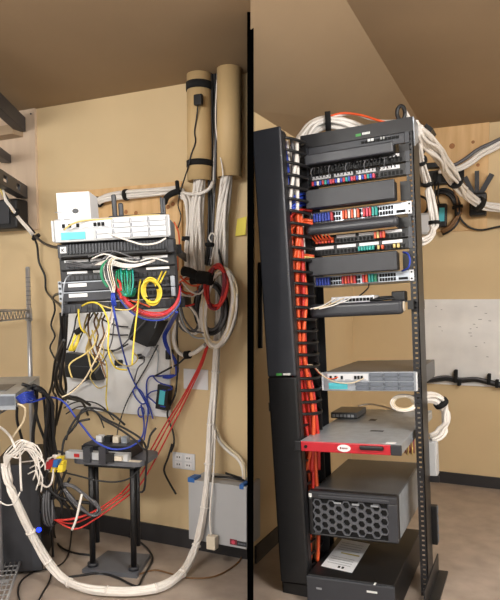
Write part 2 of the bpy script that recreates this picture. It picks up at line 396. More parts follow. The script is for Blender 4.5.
plugs('peach plugs at the right end of the label-striped patch panel', ['pale_y_cable', 'o_cable', None, None, 'pale_y_cable', 'pale_y_cable'], .085, .19, Z(251.5), Z(247.5))
# short patch cables bridging the panels, orange left
t = thing('patch_cables', 'short orange patch cables drooping from the middle patch panel', 'cables', (-.15, -.03, Z(245)), FR)
for i in range(6):
    u = -.195 + i * .016; part('cable', MB().tube([Vector((u, -.03, Z(238))), Vector((u - .006, -.055, Z(235))), Vector((u - .014, -.06, Z(231))), Vector((u - .02, -.045, Z(228)))], .0035, 5), 'o_cable', t)
duct_cover('wide flat dark grey duct cover, lower of the two in the rack', 253.5, 272.5, -.09, -.215, .185, 'charcoal', .004)
t = thing('patch_cable', 'blue patch cable curling beside the lower duct cover', 'cable', FR.loc(408, 262, -.03), FR)
part('cable', MB().tube([FR.loc(403, 252, -.02), FR.loc(408, 254, -.05), FR.loc(410, 261, -.06), FR.loc(408, 268, -.05), FR.loc(402, 271, -.02)], .004, 6), 'b_cable', t)
silver_switch('silver network switch, lowest of the screwed-in switches, above the open gap', 273.5, 284,
              ['b_cable'] * 5 + [None, None, None, None, 'red_plug', 'o_cable', 'red_plug', 'o_cable', 'red_plug', None, None, 'red_plug', 'o_cable', 'teal_cable', 'teal_cable', 'gr_cable', None, None], 'blue, red and green plugs in the lowest silver switch')
# shelf with a small switch
zs = Z(303, v=-.02)
t = thing('rack_shelf', 'shallow black rack shelf carrying the small white switch', 'shelf', (0, 0, zs), FR)
part('tray', MB().box(-.215, .215, -.04, .30, zs - .004, zs), 'black_metal', t)
part('front_lip', MB().rbox(-.225, .20, -.075, -.03, Z(316, v=-.07), zs + .004, .018, 4), 'black_satin', t)
part('side_bracket', MB().box(-.24, -.215, -.04, .28, zs - .04, zs), 'black_plastic', t); part('side_bracket', MB().box(.2155, .24, -.04, .28, zs - .04, zs), 'black_plastic', t)
part('end_cap', MB().cyl((.2, -.052, zs - .024), (.204, -.052, zs - .024), .022, 14), 'beige_plastic', t)
t = thing('desktop_switch', 'small white desktop switch with a row of ports on the rack shelf', 'switch', (-.06, 0, zs), FR)
u0 = FR.loc(331, 298, .02).x; u1 = FR.loc(374, 298, .02).x
part('body', MB().rbox(u0, u1, .02, .14, zs + .001, zs + .034, .003), 'white_metal', t); m = MB()
for i in range(8): m.box(u0 + .07 + i * .0165, u0 + .083 + i * .0165, .017, .02, zs + .01, zs + .024)
part('ports', m, 'hole_black', t)
for i, (xa, xb) in enumerate(((331, 322), (338, 326), (345, 331))):
    p = [FR.w(*FR.loc(xa + 6, 298, .02)), FR.w(*FR.loc(xa, 301, -.03)), FR.w(*FR.loc(xb, 306, -.10)), FR.w(*FR.loc(xb - 12, 309, -.13))]
    cable(['white cable fanning over the shelf lip, leftmost of three', 'cream cable fanning over the shelf lip between two white ones', 'white cable fanning over the shelf lip, rightmost of three'][i], p, .0035, ('w_cable', 'cream_cable', 'w_cable')[i], group='pale cables over the shelf lip')
t = thing('power_adapter', 'black power adapter on the shelf next to the right rack post', 'adapter', FR.loc(393, 302, .03), FR)
q = FR.loc(392, 302, .03); part('body', MB().rbox(q.x, q.x + .06, .02, .09, zs + .001, zs + .045, .005), 'black_plastic', t)
part('lead', MB().tube([Vector((q.x, .04, zs + .02)), Vector((q.x - .04, .0, zs + .02)), Vector((q.x - .08, .03, zs + .012)), Vector((q.x - .03, -.01, zs + .012)), Vector((q.x + .02, -.02, zs + .014)), Vector((q.x - .05, -.025, zs + .01)), Vector((q.x - .09, .0, zs + .01))], .006, 6), 'k_cable', t)
cable('thin black cable hanging in the gap under the lowest silver switch', [FR.at(369, 283, .03), FR.at(368, 288, .05), FR.at(363, 293, .07), FR.at(358, 297, .08)], .004, 'k_cable')

# 2U server builder, used in both bays
def server(fr, name, label, u0, u1, v0, v1, z0, z1, face, top, face2, cyan=True, flip=False):
    t = thing(name, label, 'server', ((u0 + u1) / 2, v0, z0), fr); W = u1 - u0; H = z1 - z0
    part('chassis', MB().rbox(u0 + W * .012, u1 - W * .012, v0 + .012, v1, z0, z1, .002, 1), top, t)
    fp = part('front_plate', MB().rbox(u0, u1, v0, v0 + .012, z0, z1, .002, 1), face, t)
    for s0 in (u0 - W * .016, u1): part('latch_ear', MB().rbox(s0, s0 + W * .016, v0 - .012, v0 + .01, z0 + H * .02, z1 - H * .02, .003, 1), 'white_metal', t)
    # drive bays: a low row of five across, an upper row of three on the right
    b = MB(); bw = W * .150; bh_ = H * .19
    b.rbox(0, bw, v0 - .006, v0, 0, bh_, .0015, 1)
    spots = []
    for r_ in (0, 1):
        for c in range(4): spots.append((u0 + W * .36 + c * bw * 1.04, 0, z0 + H * (.06 + .22 * r_)))
    for r_ in (0, 1):
        for c in range(3): spots.append((u0 + W * .515 + c * bw * 1.04, 0, z0 + H * (.53 + .22 * r_)))
    copies('drive_bay', b, face2, t, spots)
    l = MB()
    for s in spots: l.box(s[0] + bw * .04, s[0] + bw * .09, v0 - .0085, v0 - .006, s[2] + bh_ * .15, s[2] + bh_ * .85)
    part('drive_latches', l, 'silver_dark', t)
    part('label', MB().box(u0 + W * .06, u0 + W * .27, v0 - .004, v0, z0 + H * .10, z0 + H * .42), 'cyan_label' if cyan else 'white_card', t, 'cyan sticker')
    part('port_field', MB().box(u0 + W * .05, u0 + W * .50, v0 - .003, v0, z0 + H * .55, z0 + H * .9), 'white_metal', t)
    m = MB()
    for k, xx in enumerate((.075, .13, .2, .35, .385, .42)): m.box(u0 + W * xx, u0 + W * (xx + .025), v0 - .006, v0 - .003, z0 + H * .63, z0 + H * .8)
    part('ports', m, 'hole_black', t)
    m = MB()
    for k in range(5): m.box(u0 + W * (.08 + k * .085), u0 + W * (.14 + k * .085), v0 - .005, v0 - .003, z0 + H * .58, z0 + H * .6)
    part('print_lines', m, 'paper_print', t)
    return t
za, zb = Z(388, v=.0), Z(371.5, v=.0)
server(FR, 'rack_server', 'two-unit silver-front server with a cyan sticker in the tidy rack', -.190, .236, -.016, .62, za - .012, zb, 'silver', 'steel_top', 'silver_dark')
cable('thin orange cable running from the finger duct to the silver-front server', [FR.w(-.26, -.10, Z(366)), FR.at(312, 366, -.10), FR.at(320, 374, -.06), FR.at(330, 379, -.03), FR.at(338, 377, -.02)], .0035, 'o_cable')
cable('thin pale cable swagging across the face of the silver-front server', [FR.w(-.26, -.11, Z(364)), FR.at(312, 365, -.10), FR.at(322, 375, -.06), FR.at(335, 382, -.05), FR.at(352, 383, -.04), FR.at(364, 378, -.02)], .0035, 'cream_cable')

# red 1U appliance pulled forward
v0 = -.28; zt = FR.loc(351, 443.5, v0).z; z0 = zt - .043
t = thing('firewall_appliance', 'thin appliance with a red front, slid forward out of the rack', 'server', (0, v0, z0), FR)
uL, uR = -.232, .213
part('chassis', MB().rbox(uL + .004, uR - .004, v0 + .012, .62, z0, zt, .002, 1), 'galv', t)
part('front_plate', MB().rbox(uL + .012, uR - .045, v0, v0 + .012, z0, zt, .003), 'red_paint', t)
part('front_end', MB().rbox(uR - .045, uR, v0, v0 + .012, z0, zt, .003), 'charcoal', t); part('ear', MB().rbox(uL - .018, uL + .011, v0, v0 + .01, z0, zt, .003), 'black_metal', t)
m = MB(); n = 20; uc = FR.loc(344, 449, v0).x; zc = (z0 + zt) / 2
m.prism([(uc + .029 * math.cos(2 * math.pi * i / n), v0 - .002, zc + .0155 * math.sin(2 * math.pi * i / n)) for i in range(n)], (0, .002, 0)); part('logo_oval', m, 'white_card', t, 'white oval badge')
m = MB(); m.box(uc - .017, uc - .011, v0 - .003, v0 - .002, zc - .004, zc + .005)
for k in range(5): m.box(uc - .008 + k * .005, uc - .0045 + k * .005, v0 - .003, v0 - .002, zc - .003, zc + .003)
part('logo_letters', m, 'dark_red', t)
part('handle', MB().rbox(FR.loc(360, 450, v0).x, FR.loc(384, 452, v0).x, v0 - .012, v0, zc - .002, zc + .016, .005), 'black_plastic', t)
part('knob', MB().cyl((uL + .035, v0 - .006, zc), (uL + .035, v0, zc), .007, 12), 'hole_black', t)
for (x, y, w_, d_) in ((373, 420, .035, .05), (377, 431, .06, .022)):
    q = FR.locz(x, y, zt); part('top_sticker', MB().box(q.x - w_ / 2, q.x + w_ / 2, q.y - d_ / 2, q.y + d_ / 2, zt, zt + .001), 'charcoal', t)
q = FR.locz(391, 443, zt); part('top_sticker', MB().box(q.x - .02, q.x + .02, q.y - .015, q.y + .015, zt, zt + .001), 'white_card', t)
# dark module behind it
q = FR.locz(372, 400, zt)
t = thing('media_converter', 'small dark box lying on the back of the red-front appliance', 'network gear', (q.x, q.y, zt), FR)
part('body', MB().rbox(q.x - .06, q.x + .08, .30, .50, zt + .001, zt + .032, .004), 'steel_top', t); m = MB()
for k in range(6): m.box(q.x - .05 + k * .02, q.x - .036 + k * .02, .297, .30, zt + .008, zt + .022)
part('ports', m, 'white_metal', t)
cable('white cable lying across the top of the red-front appliance', [FR.w(*FR.locz(358, 406, zt + .006)), FR.w(*FR.locz(370, 404, zt + .008)), FR.w(*FR.locz(385, 407, zt + .008)), FR.w(*FR.locz(400, 411, zt + .008)), FR.w(*FR.locz(414, 410, zt + .008))], .006, 'w_cable')
t = thing('cable_coil', 'coiled white cable on the right of the red-front appliance', 'cable coil', FR.locz(408, 404, zt), FR)
for k in range(4):
    q = [FR.loc(404 + (10 + k) * math.cos(a_) * 1.0, 403 + (6 + k * .7) * math.sin(a_), .02 - .03 * math.sin(a_)) for a_ in [2 * math.pi * i / 14 for i in range(15)]]
    part('turn', MB().tube(q, .005, 6), 'w_cable' if k % 2 else 'cream_cable', t)
t = thing('rear_wiring', 'knot of thin red and brown wires at the back corner of the red-front appliance', 'wires', FR.loc(412, 450, -.02), FR)
for k in range(7):
    q = [FR.loc(404 + k * 1.6, 440 + 2 * (k % 3), -.03), FR.loc(406 + k * 1.3, 446 + 2 * (k % 2), -.06), FR.loc(405 + k * 1.5, 453 + (k % 3), -.04)]
    part('wire', MB().tube(q, .003, 5), ('dark_red', 'brown_cable', 'pale_y_cable')[k % 3], t)
# 4U tower server with honeycomb bezel
v0 = -.20; p = FR.loc(305, 487, v0); p2 = FR.loc(400, 501, v0); uL, uR = -.226, .172; zt = (p.z + p2.z) / 2; z0 = (FR.loc(306, 532, v0).z + FR.loc(401, 547, v0).z) / 2
t = thing('tower_server', 'large grey server lying in the rack with a honeycomb bezel', 'server', ((uL + uR) / 2, v0, z0), FR)
part('chassis', MB().rbox(uL + .014, uR - .002, v0 + .04, .42, z0 + .004, zt, .004), 'steel_top', t)
part('side_panel', MB().box(uR - .002, uR, v0 + .05, .40, z0 + .01, zt - .006), 'galv', t, 'bright metal side panel')
part('bezel_back', MB().rbox(uL, uR, v0 + .012, v0 + .045, z0, zt, .008, 3), 'black_plastic', t)
part('bezel_top', MB().rbox(uL, uR, v0 - .006, v0 + .02, zt - .035, zt, .008, 3), 'charcoal', t)
part('handle_slot', MB().rbox(uL + .05, uR - .03, v0 - .010, v0 - .004, zt - .030, zt - .014, .003), 'dark_grey', t)
part('bezel_left', MB().rbox(uL, uL + .022, v0 - .004, v0 + .02, z0, zt - .03, .006), 'black_plastic', t)
part('bezel_right', MB().rbox(uR - .045, uR, v0 - .004, v0 + .02, z0, zt - .03, .006), 'dark_grey', t)
part('bezel_bottom', MB().rbox(uL, uR, v0 - .004, v0 + .02, z0, z0 + .012, .005), 'black_plastic', t)
part('badge', MB().rbox(uL + .006, uL + .02, v0 - .009, v0 - .005, zt - .028, zt - .010, .002), 'white_mark', t)
hw = (uR - .045 - uL - .022); hh = zt - .035 - z0 - .012; nx = 10; R_ = hw / nx / 1.5; ry = R_ * .866
hx = MB().ring((0, 0, 0), Vector((1, 0, 0)), Vector((0, 0, 1)), Vector((0, .02, 0)), R_ * .74, R_ * .985, 6)
spots = []
for i in range(nx):
    nrow = int((hh - (ry if i % 2 else 0)) / (2 * ry))
    for j in range(nrow): spots.append((uL + .022 + R_ * .9 + i * R_ * 1.5, v0 - .004, zt - .035 - ry * (1 + 2 * j) - (ry if i % 2 else 0)))
copies('hexagon', hx, 'bezel_grey', t, spots)
part('mesh_back', MB().box(uL + .02, uR - .04, v0 + .008, v0 + .012, z0 + .01, zt - .03), 'hole_black', t)
for x in (338, 356, 375):
    q = FR.loc(x, 505 + (x - 338) * .1, v0); part('bezel_clip', MB().box(q.x - .016, q.x + .016, v0 - .009, v0 - .004, zt - .048, zt - .041), 'silver', t)
# black UPS at the bottom
zt = .15; zt = (FR.loc(311, 573, -.30).z + FR.loc(398, 590, -.30).z) / 2; uL, uR, v0 = -.212, .165, -.30
t = thing('battery_backup', 'low black battery backup unit at the foot of the rack', 'battery backup', ((uL + uR) / 2, v0, .0), FR)
part('case', MB().rbox(uL, uR, v0 + .01, .40, .015, zt, .004), 'black_plastic', t); part('front_panel', MB().rbox(uL - .004, uR + .004, v0, v0 + .012, .012, zt - .004, .006), 'black_satin', t)
q = FR.loc(319, 588, v0); part('brand_mark', MB().box(q.x - .012, q.x + .012, v0 - .002, v0, q.z - .006, q.z + .002), 'paper_print', t)
q = FR.loc(372, 592, v0); part('front_sticker', MB().box(q.x - .022, q.x + .022, v0 - .002, v0, q.z - .004, q.z + .004), 'white_mark', t)
q = FR.locz(375, 584, zt); part('top_mark', MB().box(q.x - .004, q.x + .004, q.y - .012, q.y + .012, zt, zt + .001), 'white_mark', t)
pp = [FR.locz(*c, zt + .0015) for c in ((321, 566), (352, 573), (370, 544), (342, 539))]
t = thing('paper_sheet', 'white printed sheet of paper lying on the black battery backup', 'paper', pp[0], FR)
part('sheet', MB().prism(pp, (0, 0, .001)), 'paper', t)
def bil(a, b): return pp[0].lerp(pp[1], a).lerp(pp[3].lerp(pp[2], a), b) + Vector((0, 0, .0015))
m = MB()
for b_ in (.15, .22, .29, .36, .62, .70, .78, .86): m.prism([bil(.1, b_), bil(.85, b_), bil(.85, b_ + .012), bil(.1, b_ + .012)], (0, 0, .0003))
part('print', m, 'paper_print', t); m = MB(); m.prism([bil(.3, .50), bil(.92, .50), bil(.92, .54), bil(.3, .54)], (0, 0, .0003)); part('headline', m, 'gold_print', t)
m = MB()
for a_ in (.5, .62): m.prism([bil(a_, .05), bil(a_ + .07, .05), bil(a_ + .07, .11), bil(a_, .11)], (0, 0, .0003))
part('print_icon', m, 'hole_black', t)
# ---------------- vertical finger duct
mh = 2.115; dl, dr = -.072, .063
t = thing('cable_manager', 'tall black vertical cable manager with hinged door left of the rack', 'cable manager', (0, -.0, .10), FM)
zsp = FM.loc(283, 377, 0).z
part('upper_door', MB().rbox(dl, dr, 0, .02, zsp + .002, mh, .008, 3), 'black_satin', t)  # sheen put into the colour: a paler black than the lower door
part('lower_door', MB().rbox(dl, dr, 0, .02, .09, zsp - .002, .008, 3), 'black_plastic', t)
part('back_panel', MB().box(dl, dr + .03, .235, .24, .03, mh - .02), 'black_plastic', t)
part('side_wall', MB().box(dl, dl + .005, .02, .24, .03, mh - .02), 'black_plastic', t)
part('edge_post', MB().box(dr - .018, dr, .02, .06, .03, mh - .015), 'black_metal', t)
part('base', MB().box(dl, dr, .02, .24, .0, .08), 'black_plastic', t)
part('top_cap', MB().box(dl, dr, .02, .07, mh - .03, mh - .02), 'black_plastic', t)
q = FM.loc(281, 374.5, 0); part('logo_mark', MB().box(q.x - .022, q.x + .004, -.002, 0, q.z - .005, q.z + .006), 'green_mark', t, 'small green logo mark'); m = MB()
for k in range(6): m.box(q.x + .010 + k * .006, q.x + .0145 + k * .006, -.002, 0, q.z - .004, q.z + .005)
part('logo_letters', m, 'white_mark', t, 'small white logo lettering')
fg = MB(); fg.tube([Vector((dr - .006, .055, 0)), Vector((dr + .022, .09, -.004)), Vector((dr + .046, .14, -.008)), Vector((dr + .046, .19, -.006)), Vector((dr + .014, .235, 0))], .0075, 6)
copies('finger', fg, 'black_plastic', t, [(0, 0, .10 + k * .0535) for k in range(14, 38)])
fg = MB(); fg.tube([Vector((dr - .014, .055, 0)), Vector((dr - .004, .10, -.004)), Vector((dr - .002, .16, -.006)), Vector((dr - .002, .215, -.004)), Vector((dr - .010, .24, 0))], .0065, 6)
copies('finger', fg, 'black_plastic', t, [(0, 0, .10 + k * .0535) for k in range(14)])
part('latch', MB().rbox(dl - .004, dl, .002, .03, FM.loc(270, 405, 0).z - .03, FM.loc(270, 405, 0).z + .01, .002), 'black_metal', t)
# cables in the finger duct
def vb(label, y0, y1, cols, R, r, uo=.05, vo=.13, ties=()):
    z0 = FM.loc(300, y0, vo).z; z1 = FM.loc(300, y1, vo).z
    n = max(3, int(abs(z1 - z0) / .15)); pts = [FM.w(uo + .008 * math.sin(i * 1.3), vo + .012 * math.cos(i), z0 + (z1 - z0) * i / n) for i in range(n + 1)]
    return bundle(label, pts, R, cols, r, ties, twist=2.2)
vb('bundle of orange and red cables dropping through the finger duct', 214, 470, ['o_cable', 'r_cable', 'o_cable', 'w_cable', 'r_cable', 'o_cable', 'r_cable', 'o_cable', 'r_cable', 'o_cable', 'o_cable', 'r_cable'], .042, .009)
vb('thinner orange cables in the lowest stretch of the finger duct', 440, 560, ['o_cable', 'brown_cable', 'r_cable', 'brown_cable', 'o_cable'], .03, .008)
vb('white and grey cables in the rear of the finger duct', 205, 350, ['g_cable', 'w_cable', 'g_cable', 'teal_cable', 'w_cable'], .02, .007, uo=.045, vo=.19)
vb('white cables in the top of the finger duct', 138, 215, ['w_cable', 'w_cable', 'g_cable', 'r_cable', 'w_cable', 'b_cable', 'w_cable', 'w_cable'], .038, .009)
for k, (y, c, c2) in enumerate(((197, 'b_cable', 'blue'), (201, 'b_cable', 'blue'), (205, 'b_cable', 'blue'), (223, 'o_cable', 'orange'), (226, 'o_cable', 'orange'), (260, 'pale_y_cable', 'yellow'), (258, 'o_cable', 'orange'), (213, 'r_cable', 'red'), (208, 'b_cable', 'blue'))):
    cable(['blue patch cable highest of those leaving the finger duct', 'blue patch cable second from the top leaving the finger duct', 'blue patch cable third from the top leaving the finger duct', 'orange patch cable crossing to the rounded bar, upper of the pair', 'orange patch cable crossing to the rounded bar, lower of the pair', 'yellow patch cable crossing to the lower duct cover', 'orange patch cable just above the yellow one at the lower duct cover', 'red patch cable between the blue and orange ones at the finger duct', 'blue patch cable lowest of those leaving the finger duct'][k], [FM.w(.03, .13, FM.loc(300, y + 12, .13).z), FM.w(.05, .10, FM.loc(300, y + 3, .13).z), FM.w(.075, .13, FM.loc(300, y - 2, .13).z), FR.w(-.235, -.05, Z(y - 2, 310)), FR.w(-.205, -.03, Z(y - 1, 315))], .009, c, group=c2 + ' cables leaving the finger duct')
# arch of white cables over the rack top
bundle('thick white cable bundle arching over the top left of the rack', [FM.w(.03, .16, FM.loc(296, 160, .15).z), FR.at(296, 147, .05), FR.at(304, 136, .10), FR.at(313, 126.5, .13), FR.at(328, 121.5, .15), FR.at(345, 124, .18), FR.at(360, 131, .25)], .030, ['w_cable'] * 12, .009, ties=(.70,), twist=1)
cable('orange cable lying over the rack top', [FR.at(318, 121, .12), FR.at(340, 113.5, .15), FR.at(360, 115, .15), FR.at(382, 121.5, .12), FR.at(398, 124, .12)], .007, 'o_cable')
cable('white cable lying over the rack top beside the orange one', [FR.at(330, 117, .14), FR.at(352, 114, .17), FR.at(372, 119.5, .17), FR.at(390, 121, .16), FR.at(410, 118, .16)], .007, 'w_cable')
t = thing('cable_ring', 'black cable ring standing on the top of the rack with a white cable', 'cable ring', FR.w(.19, .06, RH))
q = [FR.at(401 + 4 * math.cos(a_), 113 + 7 * math.sin(a_), .08) for a_ in [2 * math.pi * i / 12 for i in range(13)]]; part('ring', MB().tube(q, .009, 6), 'black_plastic', t)
part('white_core', MB().tube([FR.at(404, 108, .10), FR.at(406, 113, .11), FR.at(409, 118, .13)], .009, 6), 'w_cable', t)

# ---------------- right-hand wall
X0, X1 = WR.loc(380, 180, 0).x, WR.loc(488, 180, 0).x
zb = WR.loc(460, 231, 0).z
t = thing('plywood_board', 'natural plywood backing panel on the wall behind the tidy rack', 'panel', (X0, -.018, zb), WR)
part('sheet', MB().box(X0, X1, -.018, -.001, zb, HR - .001), 'plywood', t)
m = MB()
for (x, y, rr) in ((452, 146, .02), (473, 142, .012), (478, 165, .012), (446, 190, .01)):
    q = WR.loc(x, y, -.02); part('knot', MB().cyl((q.x, -.019, q.z), (q.x, -.0182, q.z), rr, 10), 'knot', t)
# whiteboard
a = WR.loc(415, 299, -.012); b = WR.loc(510, 388.5, -.012); zt = WR.loc(460, 299.2, -.012).z; z0 = WR.loc(465, 385.5, -.012).z
t = thing('wall_board', 'scuffed white board on the wall right of the tidy rack', 'board', (a.x, -.012, z0), WR)
part('sheet', MB().box(WR.loc(424, 330, 0).x, WR.loc(640, 330, 0).x, -.012, -.001, z0, zt), 'board_dirty', t)
m = MB()
for i in range(16):
    q = WR.loc(random.uniform(432, 498), random.uniform(303, 360), -.0125); L = random.uniform(.003, .012)
    m.box(q.x - L, q.x + L, -.0126, -.012, q.z - .0015, q.z + .0015)
part('scuff_marks', m, 'g_cable', t)
bundle('black cable bundle strapped along the lower edge of the wall board', [wr(420, 381, .04), wr(432, 380, .04), wr(445, 378, .04), wr(460, 380, .04), wr(475, 379, .04), wr(490, 382, .04), wr(515, 388, .04), wr(560, 392, .04)], .016, ['k_cable', 'k_cable', 'g_cable', 'k_cable', 'k_cable'], .009, group=None)
for i, (x, y0, y1) in enumerate(((455.5, 370, 383), (489, 374, 385), (459, 380, 386), (497, 380, 388))):
    q = WR.loc(x, y0, -.07); q2 = WR.loc(x, y1, -.07)
    solo('velcro_strap', MB().rbox(q.x - .012, q.x + .012, -.075, -.015, q2.z, q.z, .006), 'velcro', ['tall black strap tail above the wall board cable bundle, nearer the rack', 'tall black strap tail above the wall board cable bundle, farther right', 'short black strap around the wall board cable bundle, nearer the rack', 'short black strap around the wall board cable bundle at the photo edge'][i], 'strap', WR)
# power bar on plywood
t = thing('power_bar', 'black power bar screwed across the plywood behind the rack', 'power strip', WR.loc(440, 186, -.06), WR)
u0, u1, z0, z1 = rect(WR, 416, 172, 462, 182.5, -.07); part('body', MB().rbox(u0, u1, -.07, -.018, z0, z1, .006), 'black_plastic', t)
m = MB()
for k in range(5): m.rbox(u0 + .06 + k * .06, u0 + .09 + k * .06, -.085, -.07, z0 + .015, z1 - .015, .003)
part('sockets', m, 'hole_black', t)
for k in range(3): cable('thin black lead under the power bar, ' + ['nearest the rack', 'middle of three', 'farthest from the rack'][k], [wr(432 + k * 3.2, 181, .06), wr(431.5 + k * 3.4, 190, .09), wr(433 + k * 2.5, 199, .07), wr(436 + k * 2, 206, .06)], .008, 'k_cable', group='thin black leads under the power bar')
t = thing('black_tray', 'black rail sticking out from the plywood above the power bar', 'rail', WR.loc(430, 166, -.05), WR)
u0, u1, z0, z1 = rect(WR, 418, 164, 438, 167.5, -.06); part('rail', MB().rbox(u0, u1, -.07, -.018, z0, z1, .004), 'black_plastic', t); part('rail_end', MB().rbox(u1, u1 + .01, -.075, -.018, z0 - .004, z1 + .004, .003), 'black_metal', t)
# router with three antennas
u0, u1, z0, z1 = rect(WR, 469.5, 193, 486, 215, -.12)
t = thing('wifi_router', 'black wall router with three antennas on the plywood', 'router', ((u0 + u1) / 2, -.018, z0), WR)
part('body', MB().rbox(u0, u1, -.12, -.03, z0, z1, .012, 3), 'black_plastic', t); part('mount', MB().box(u0 + .03, u1 - .03, -.03, -.018, z0 + .03, z1 - .03), 'black_metal', t)
part('face', MB().rbox(u0 + .012, u1 - .012, -.126, -.12, z0 + .04, z1 - .012, .003), 'charcoal', t)
for (xa, ya, xb, yb, w_) in ((474, 196, 465, 177, .016), (477, 194, 477, 171, .014), (480, 195, 492, 174, .017)):
    p = WR.loc(xa, ya, -.075); q = WR.loc(xb, yb, -.075); d_ = (q - p); L = d_.length / 2; d_.normalize(); s_ = d_.cross(Vector((0, 1, 0)))
    part('antenna', MB().obox((p + q) / 2, s_ * w_, Vector((0, .007, 0)), d_ * L), 'charcoal', t)
# injector
u0, u1, z0, z1 = rect(WR, 438, 204, 446.5, 227, -.06)
t = thing('power_injector', 'black power brick with a cyan label hanging on the plywood', 'power adapter', ((u0 + u1) / 2, -.04, z0), WR)
part('body', MB().rbox(u0, u1, -.075, -.02, z0, z1, .008), 'black_plastic', t); part('label', MB().box(u0 + .012, u1 - .014, -.0765, -.075, z0 + .04, z1 - .03), 'cyan_label', t, 'cyan sticker')
bundle('black cable loop around the power brick on the plywood', [wr(436, 194, .05), wr(444, 191, .07), wr(453, 196, .07), wr(457.5, 207, .07), wr(456, 220, .07), wr(450, 228, .07), wr(442, 232, .06)], .02, ['k_cable', 'brown_cable', 'k_cable', 'k_cable', 'brown_cable'], .012, ties=(.5,))
cable('dark red wire dropping past the power bar on the plywood', [wr(449, 178, .08), wr(453, 188, .09), wr(457, 200, .09), wr(458, 212, .09)], .008, 'brown_cable')
cable('thin black wire running from the cable loop to the right photo edge', [wr(458, 214, .06), wr(463, 222, .05), wr(471, 228, .04), wr(482, 230, .03), wr(500, 226.5, .03), wr(520, 224, .03)], .009, 'k_cable')
cable('thin black wire sagging behind the right rack post', [wr(420, 196, .05), wr(427, 200, .07), wr(427, 210, .06), wr(421, 216, .05)], .011, 'k_cable')
# big white bundles leaving the rack
def P2(x, y, v): return FR.at(x, y, v)
bundle('thick white bundle sweeping from the rack top down to the router', [P2(416, 128, .14), P2(421, 135, .22), P2(428, 143, .4), P2(436, 152, .6), P2(446, 166, .9), P2(454, 179, 1.15), P2(463, 191, 1.4), P2(473, 200, 1.6), P2(484, 206, 1.68), P2(500, 208, 1.7), P2(525, 210, 1.7)],   .032, ['w_cable'] * 13, .0095, ties=(.56, .84), twist=.8, flare=lambda s: 1.1 if s < .7 else .75)
bundle('white bundle dropping beside the right rack post', [P2(415.5, 134, .18), P2(418.5, 147, .25), P2(420.5, 158, .33), P2(424.5, 172, .42), P2(428.0, 186, .5), P2(431.0, 200, .5), P2(433.5, 215, .5), P2(434.0, 226, .5), P2(430.5, 235, .48), P2(426, 240, .42), P2(418, 243, .38)], .018, ['w_cable'] * 10, .0068, ties=(.24, .45, .74), twist=.8)
bundle('loose white cables rising along the wall to the right photo edge', [wr(440, 171, .10), wr(455, 168, .12), wr(468, 161, .10), wr(480, 152, .08), wr(492, 146, .06), wr(510, 136, .06), wr(530, 124, .06)], .034, ['w_cable', 'w_cable', 'g_cable', 'w_cable', 'w_cable'], .012, twist=1.2)
solo('velcro_strap', MB().obox(P2(425, 139, .4), Vector((.016, 0, -.014)), Vector((0, .06, 0)), Vector((.03, 0, .045))), 'black_plastic', 'wide black strap at the start of the thick white bundle by the rack top', 'strap')
t = thing('wall_box', 'white electrical box on the wall behind the right rack post', 'electrical box', WR.loc(428, 238, -.12), WR)
u0, u1, z0, z1 = rect(WR, 418, 213, 434, 234, -.13); part('body', MB().rbox(u0, u1, -.13, -.02, z0, z1, .01), 'box_grey', t); part('lid', MB().rbox(u0 + .015, u1 - .015, -.136, -.13, z0 + .015, z1 - .015, .003), 'white_metal', t)
# white loop low right, with a strap, and the metal box at the wall
bundle('white cable bundle curling out past the right rack post', [P2(414, 401, .10), P2(424, 398, .16), P2(434, 398, .2), P2(441, 403, .22), P2(445, 413, .24), P2(444, 426, .24), P2(438, 436, .22), P2(428, 440, .2)], .022, ['w_cable'] * 8, .008, ties=(.42,), twist=.8)
t = thing('rear_device', 'pale metal box behind the right rack post near the floor', 'box', FR.loc(434, 476, .3), FR)
u0, u1, z0, z1 = rect(FR, 424, 442, 437, 478, .155); part('body', MB().rbox(u0, u1, .152, .24, z0, z1, .005), 'box_grey', t); part('bracket', MB().box(u0, u1 + .01, .151, .16, z0 - .02, z0 + .01), 'black_metal', t)
part('corner_plate', MB().box(u1 - .02, u1 + .001, .16, .2, z1 - .06, z1 + .001), 'white_metal', t)
u0, u1, z0, z1 = rect(FR, 427, 506, 438, 545, .17)
t = thing('power_strip', 'black upright power strip on the rear of the right rack post', 'power strip', (u0, .17, z0), FR)
part('body', MB().rbox(u0, u1, .165, .21, z0, z1, .004), 'black_plastic', t)
sk = MB().rbox(-.003, .003, -.012, .012, -.018, .018, .002, 1); copies('socket', sk, 'silver_dark', t, [(u1, .188, z0 + .03 + k * .045) for k in range(4)])
# dark board on the side wall
a = WORLD.locx(254, 240, XW); b = WORLD.locx(259.5, 348, XW)
t = thing('notice_board', 'dark framed board on the side wall beside the partition', 'board', (XW, a.y, b.z))
part('panel', MB().box(XW, XW + .012, YL + .005, b.y, b.z, WORLD.locx(256, 262, XW).z), 'black_metal', t); part('frame_edge', MB().box(XW + .012, XW + .018, b.y - .012, b.y, b.z, WORLD.locx(256, 262, XW).z), 'black_plastic', t)

# ================================================================== LEFT BAY: the cluttered wall
# pale plywood at the far left
X1 = WL.loc(38, 170, 0).x; zb = WL.loc(25, 230.5, 0).z
t = thing('plywood_board', 'pale plywood sheet on the wall at the far left under the ceiling', 'panel', (X1, -.018, zb), WL)
part('sheet', MB().box(X1 - 1.1, X1, -.018, -.001, zb, HL - .001), 'plywood_pale', t)
q = WL.loc(31, 114, -.018); part('screw', MB().cyl((q.x, -.021, q.z), (q.x, -.018, q.z), .005, 8), 'dark_grey', t)
q = WL.loc(15, 125, -.08); q2 = WL.loc(15, 134.5, -.08)
solo('wood_cleat', MB().box(q.x - .9, q.x, -.10, -.019, q2.z, q.z), 'cleat_wood', 'brown wooden cleat on the pale plywood behind the top black bracket', 'cleat', WL)
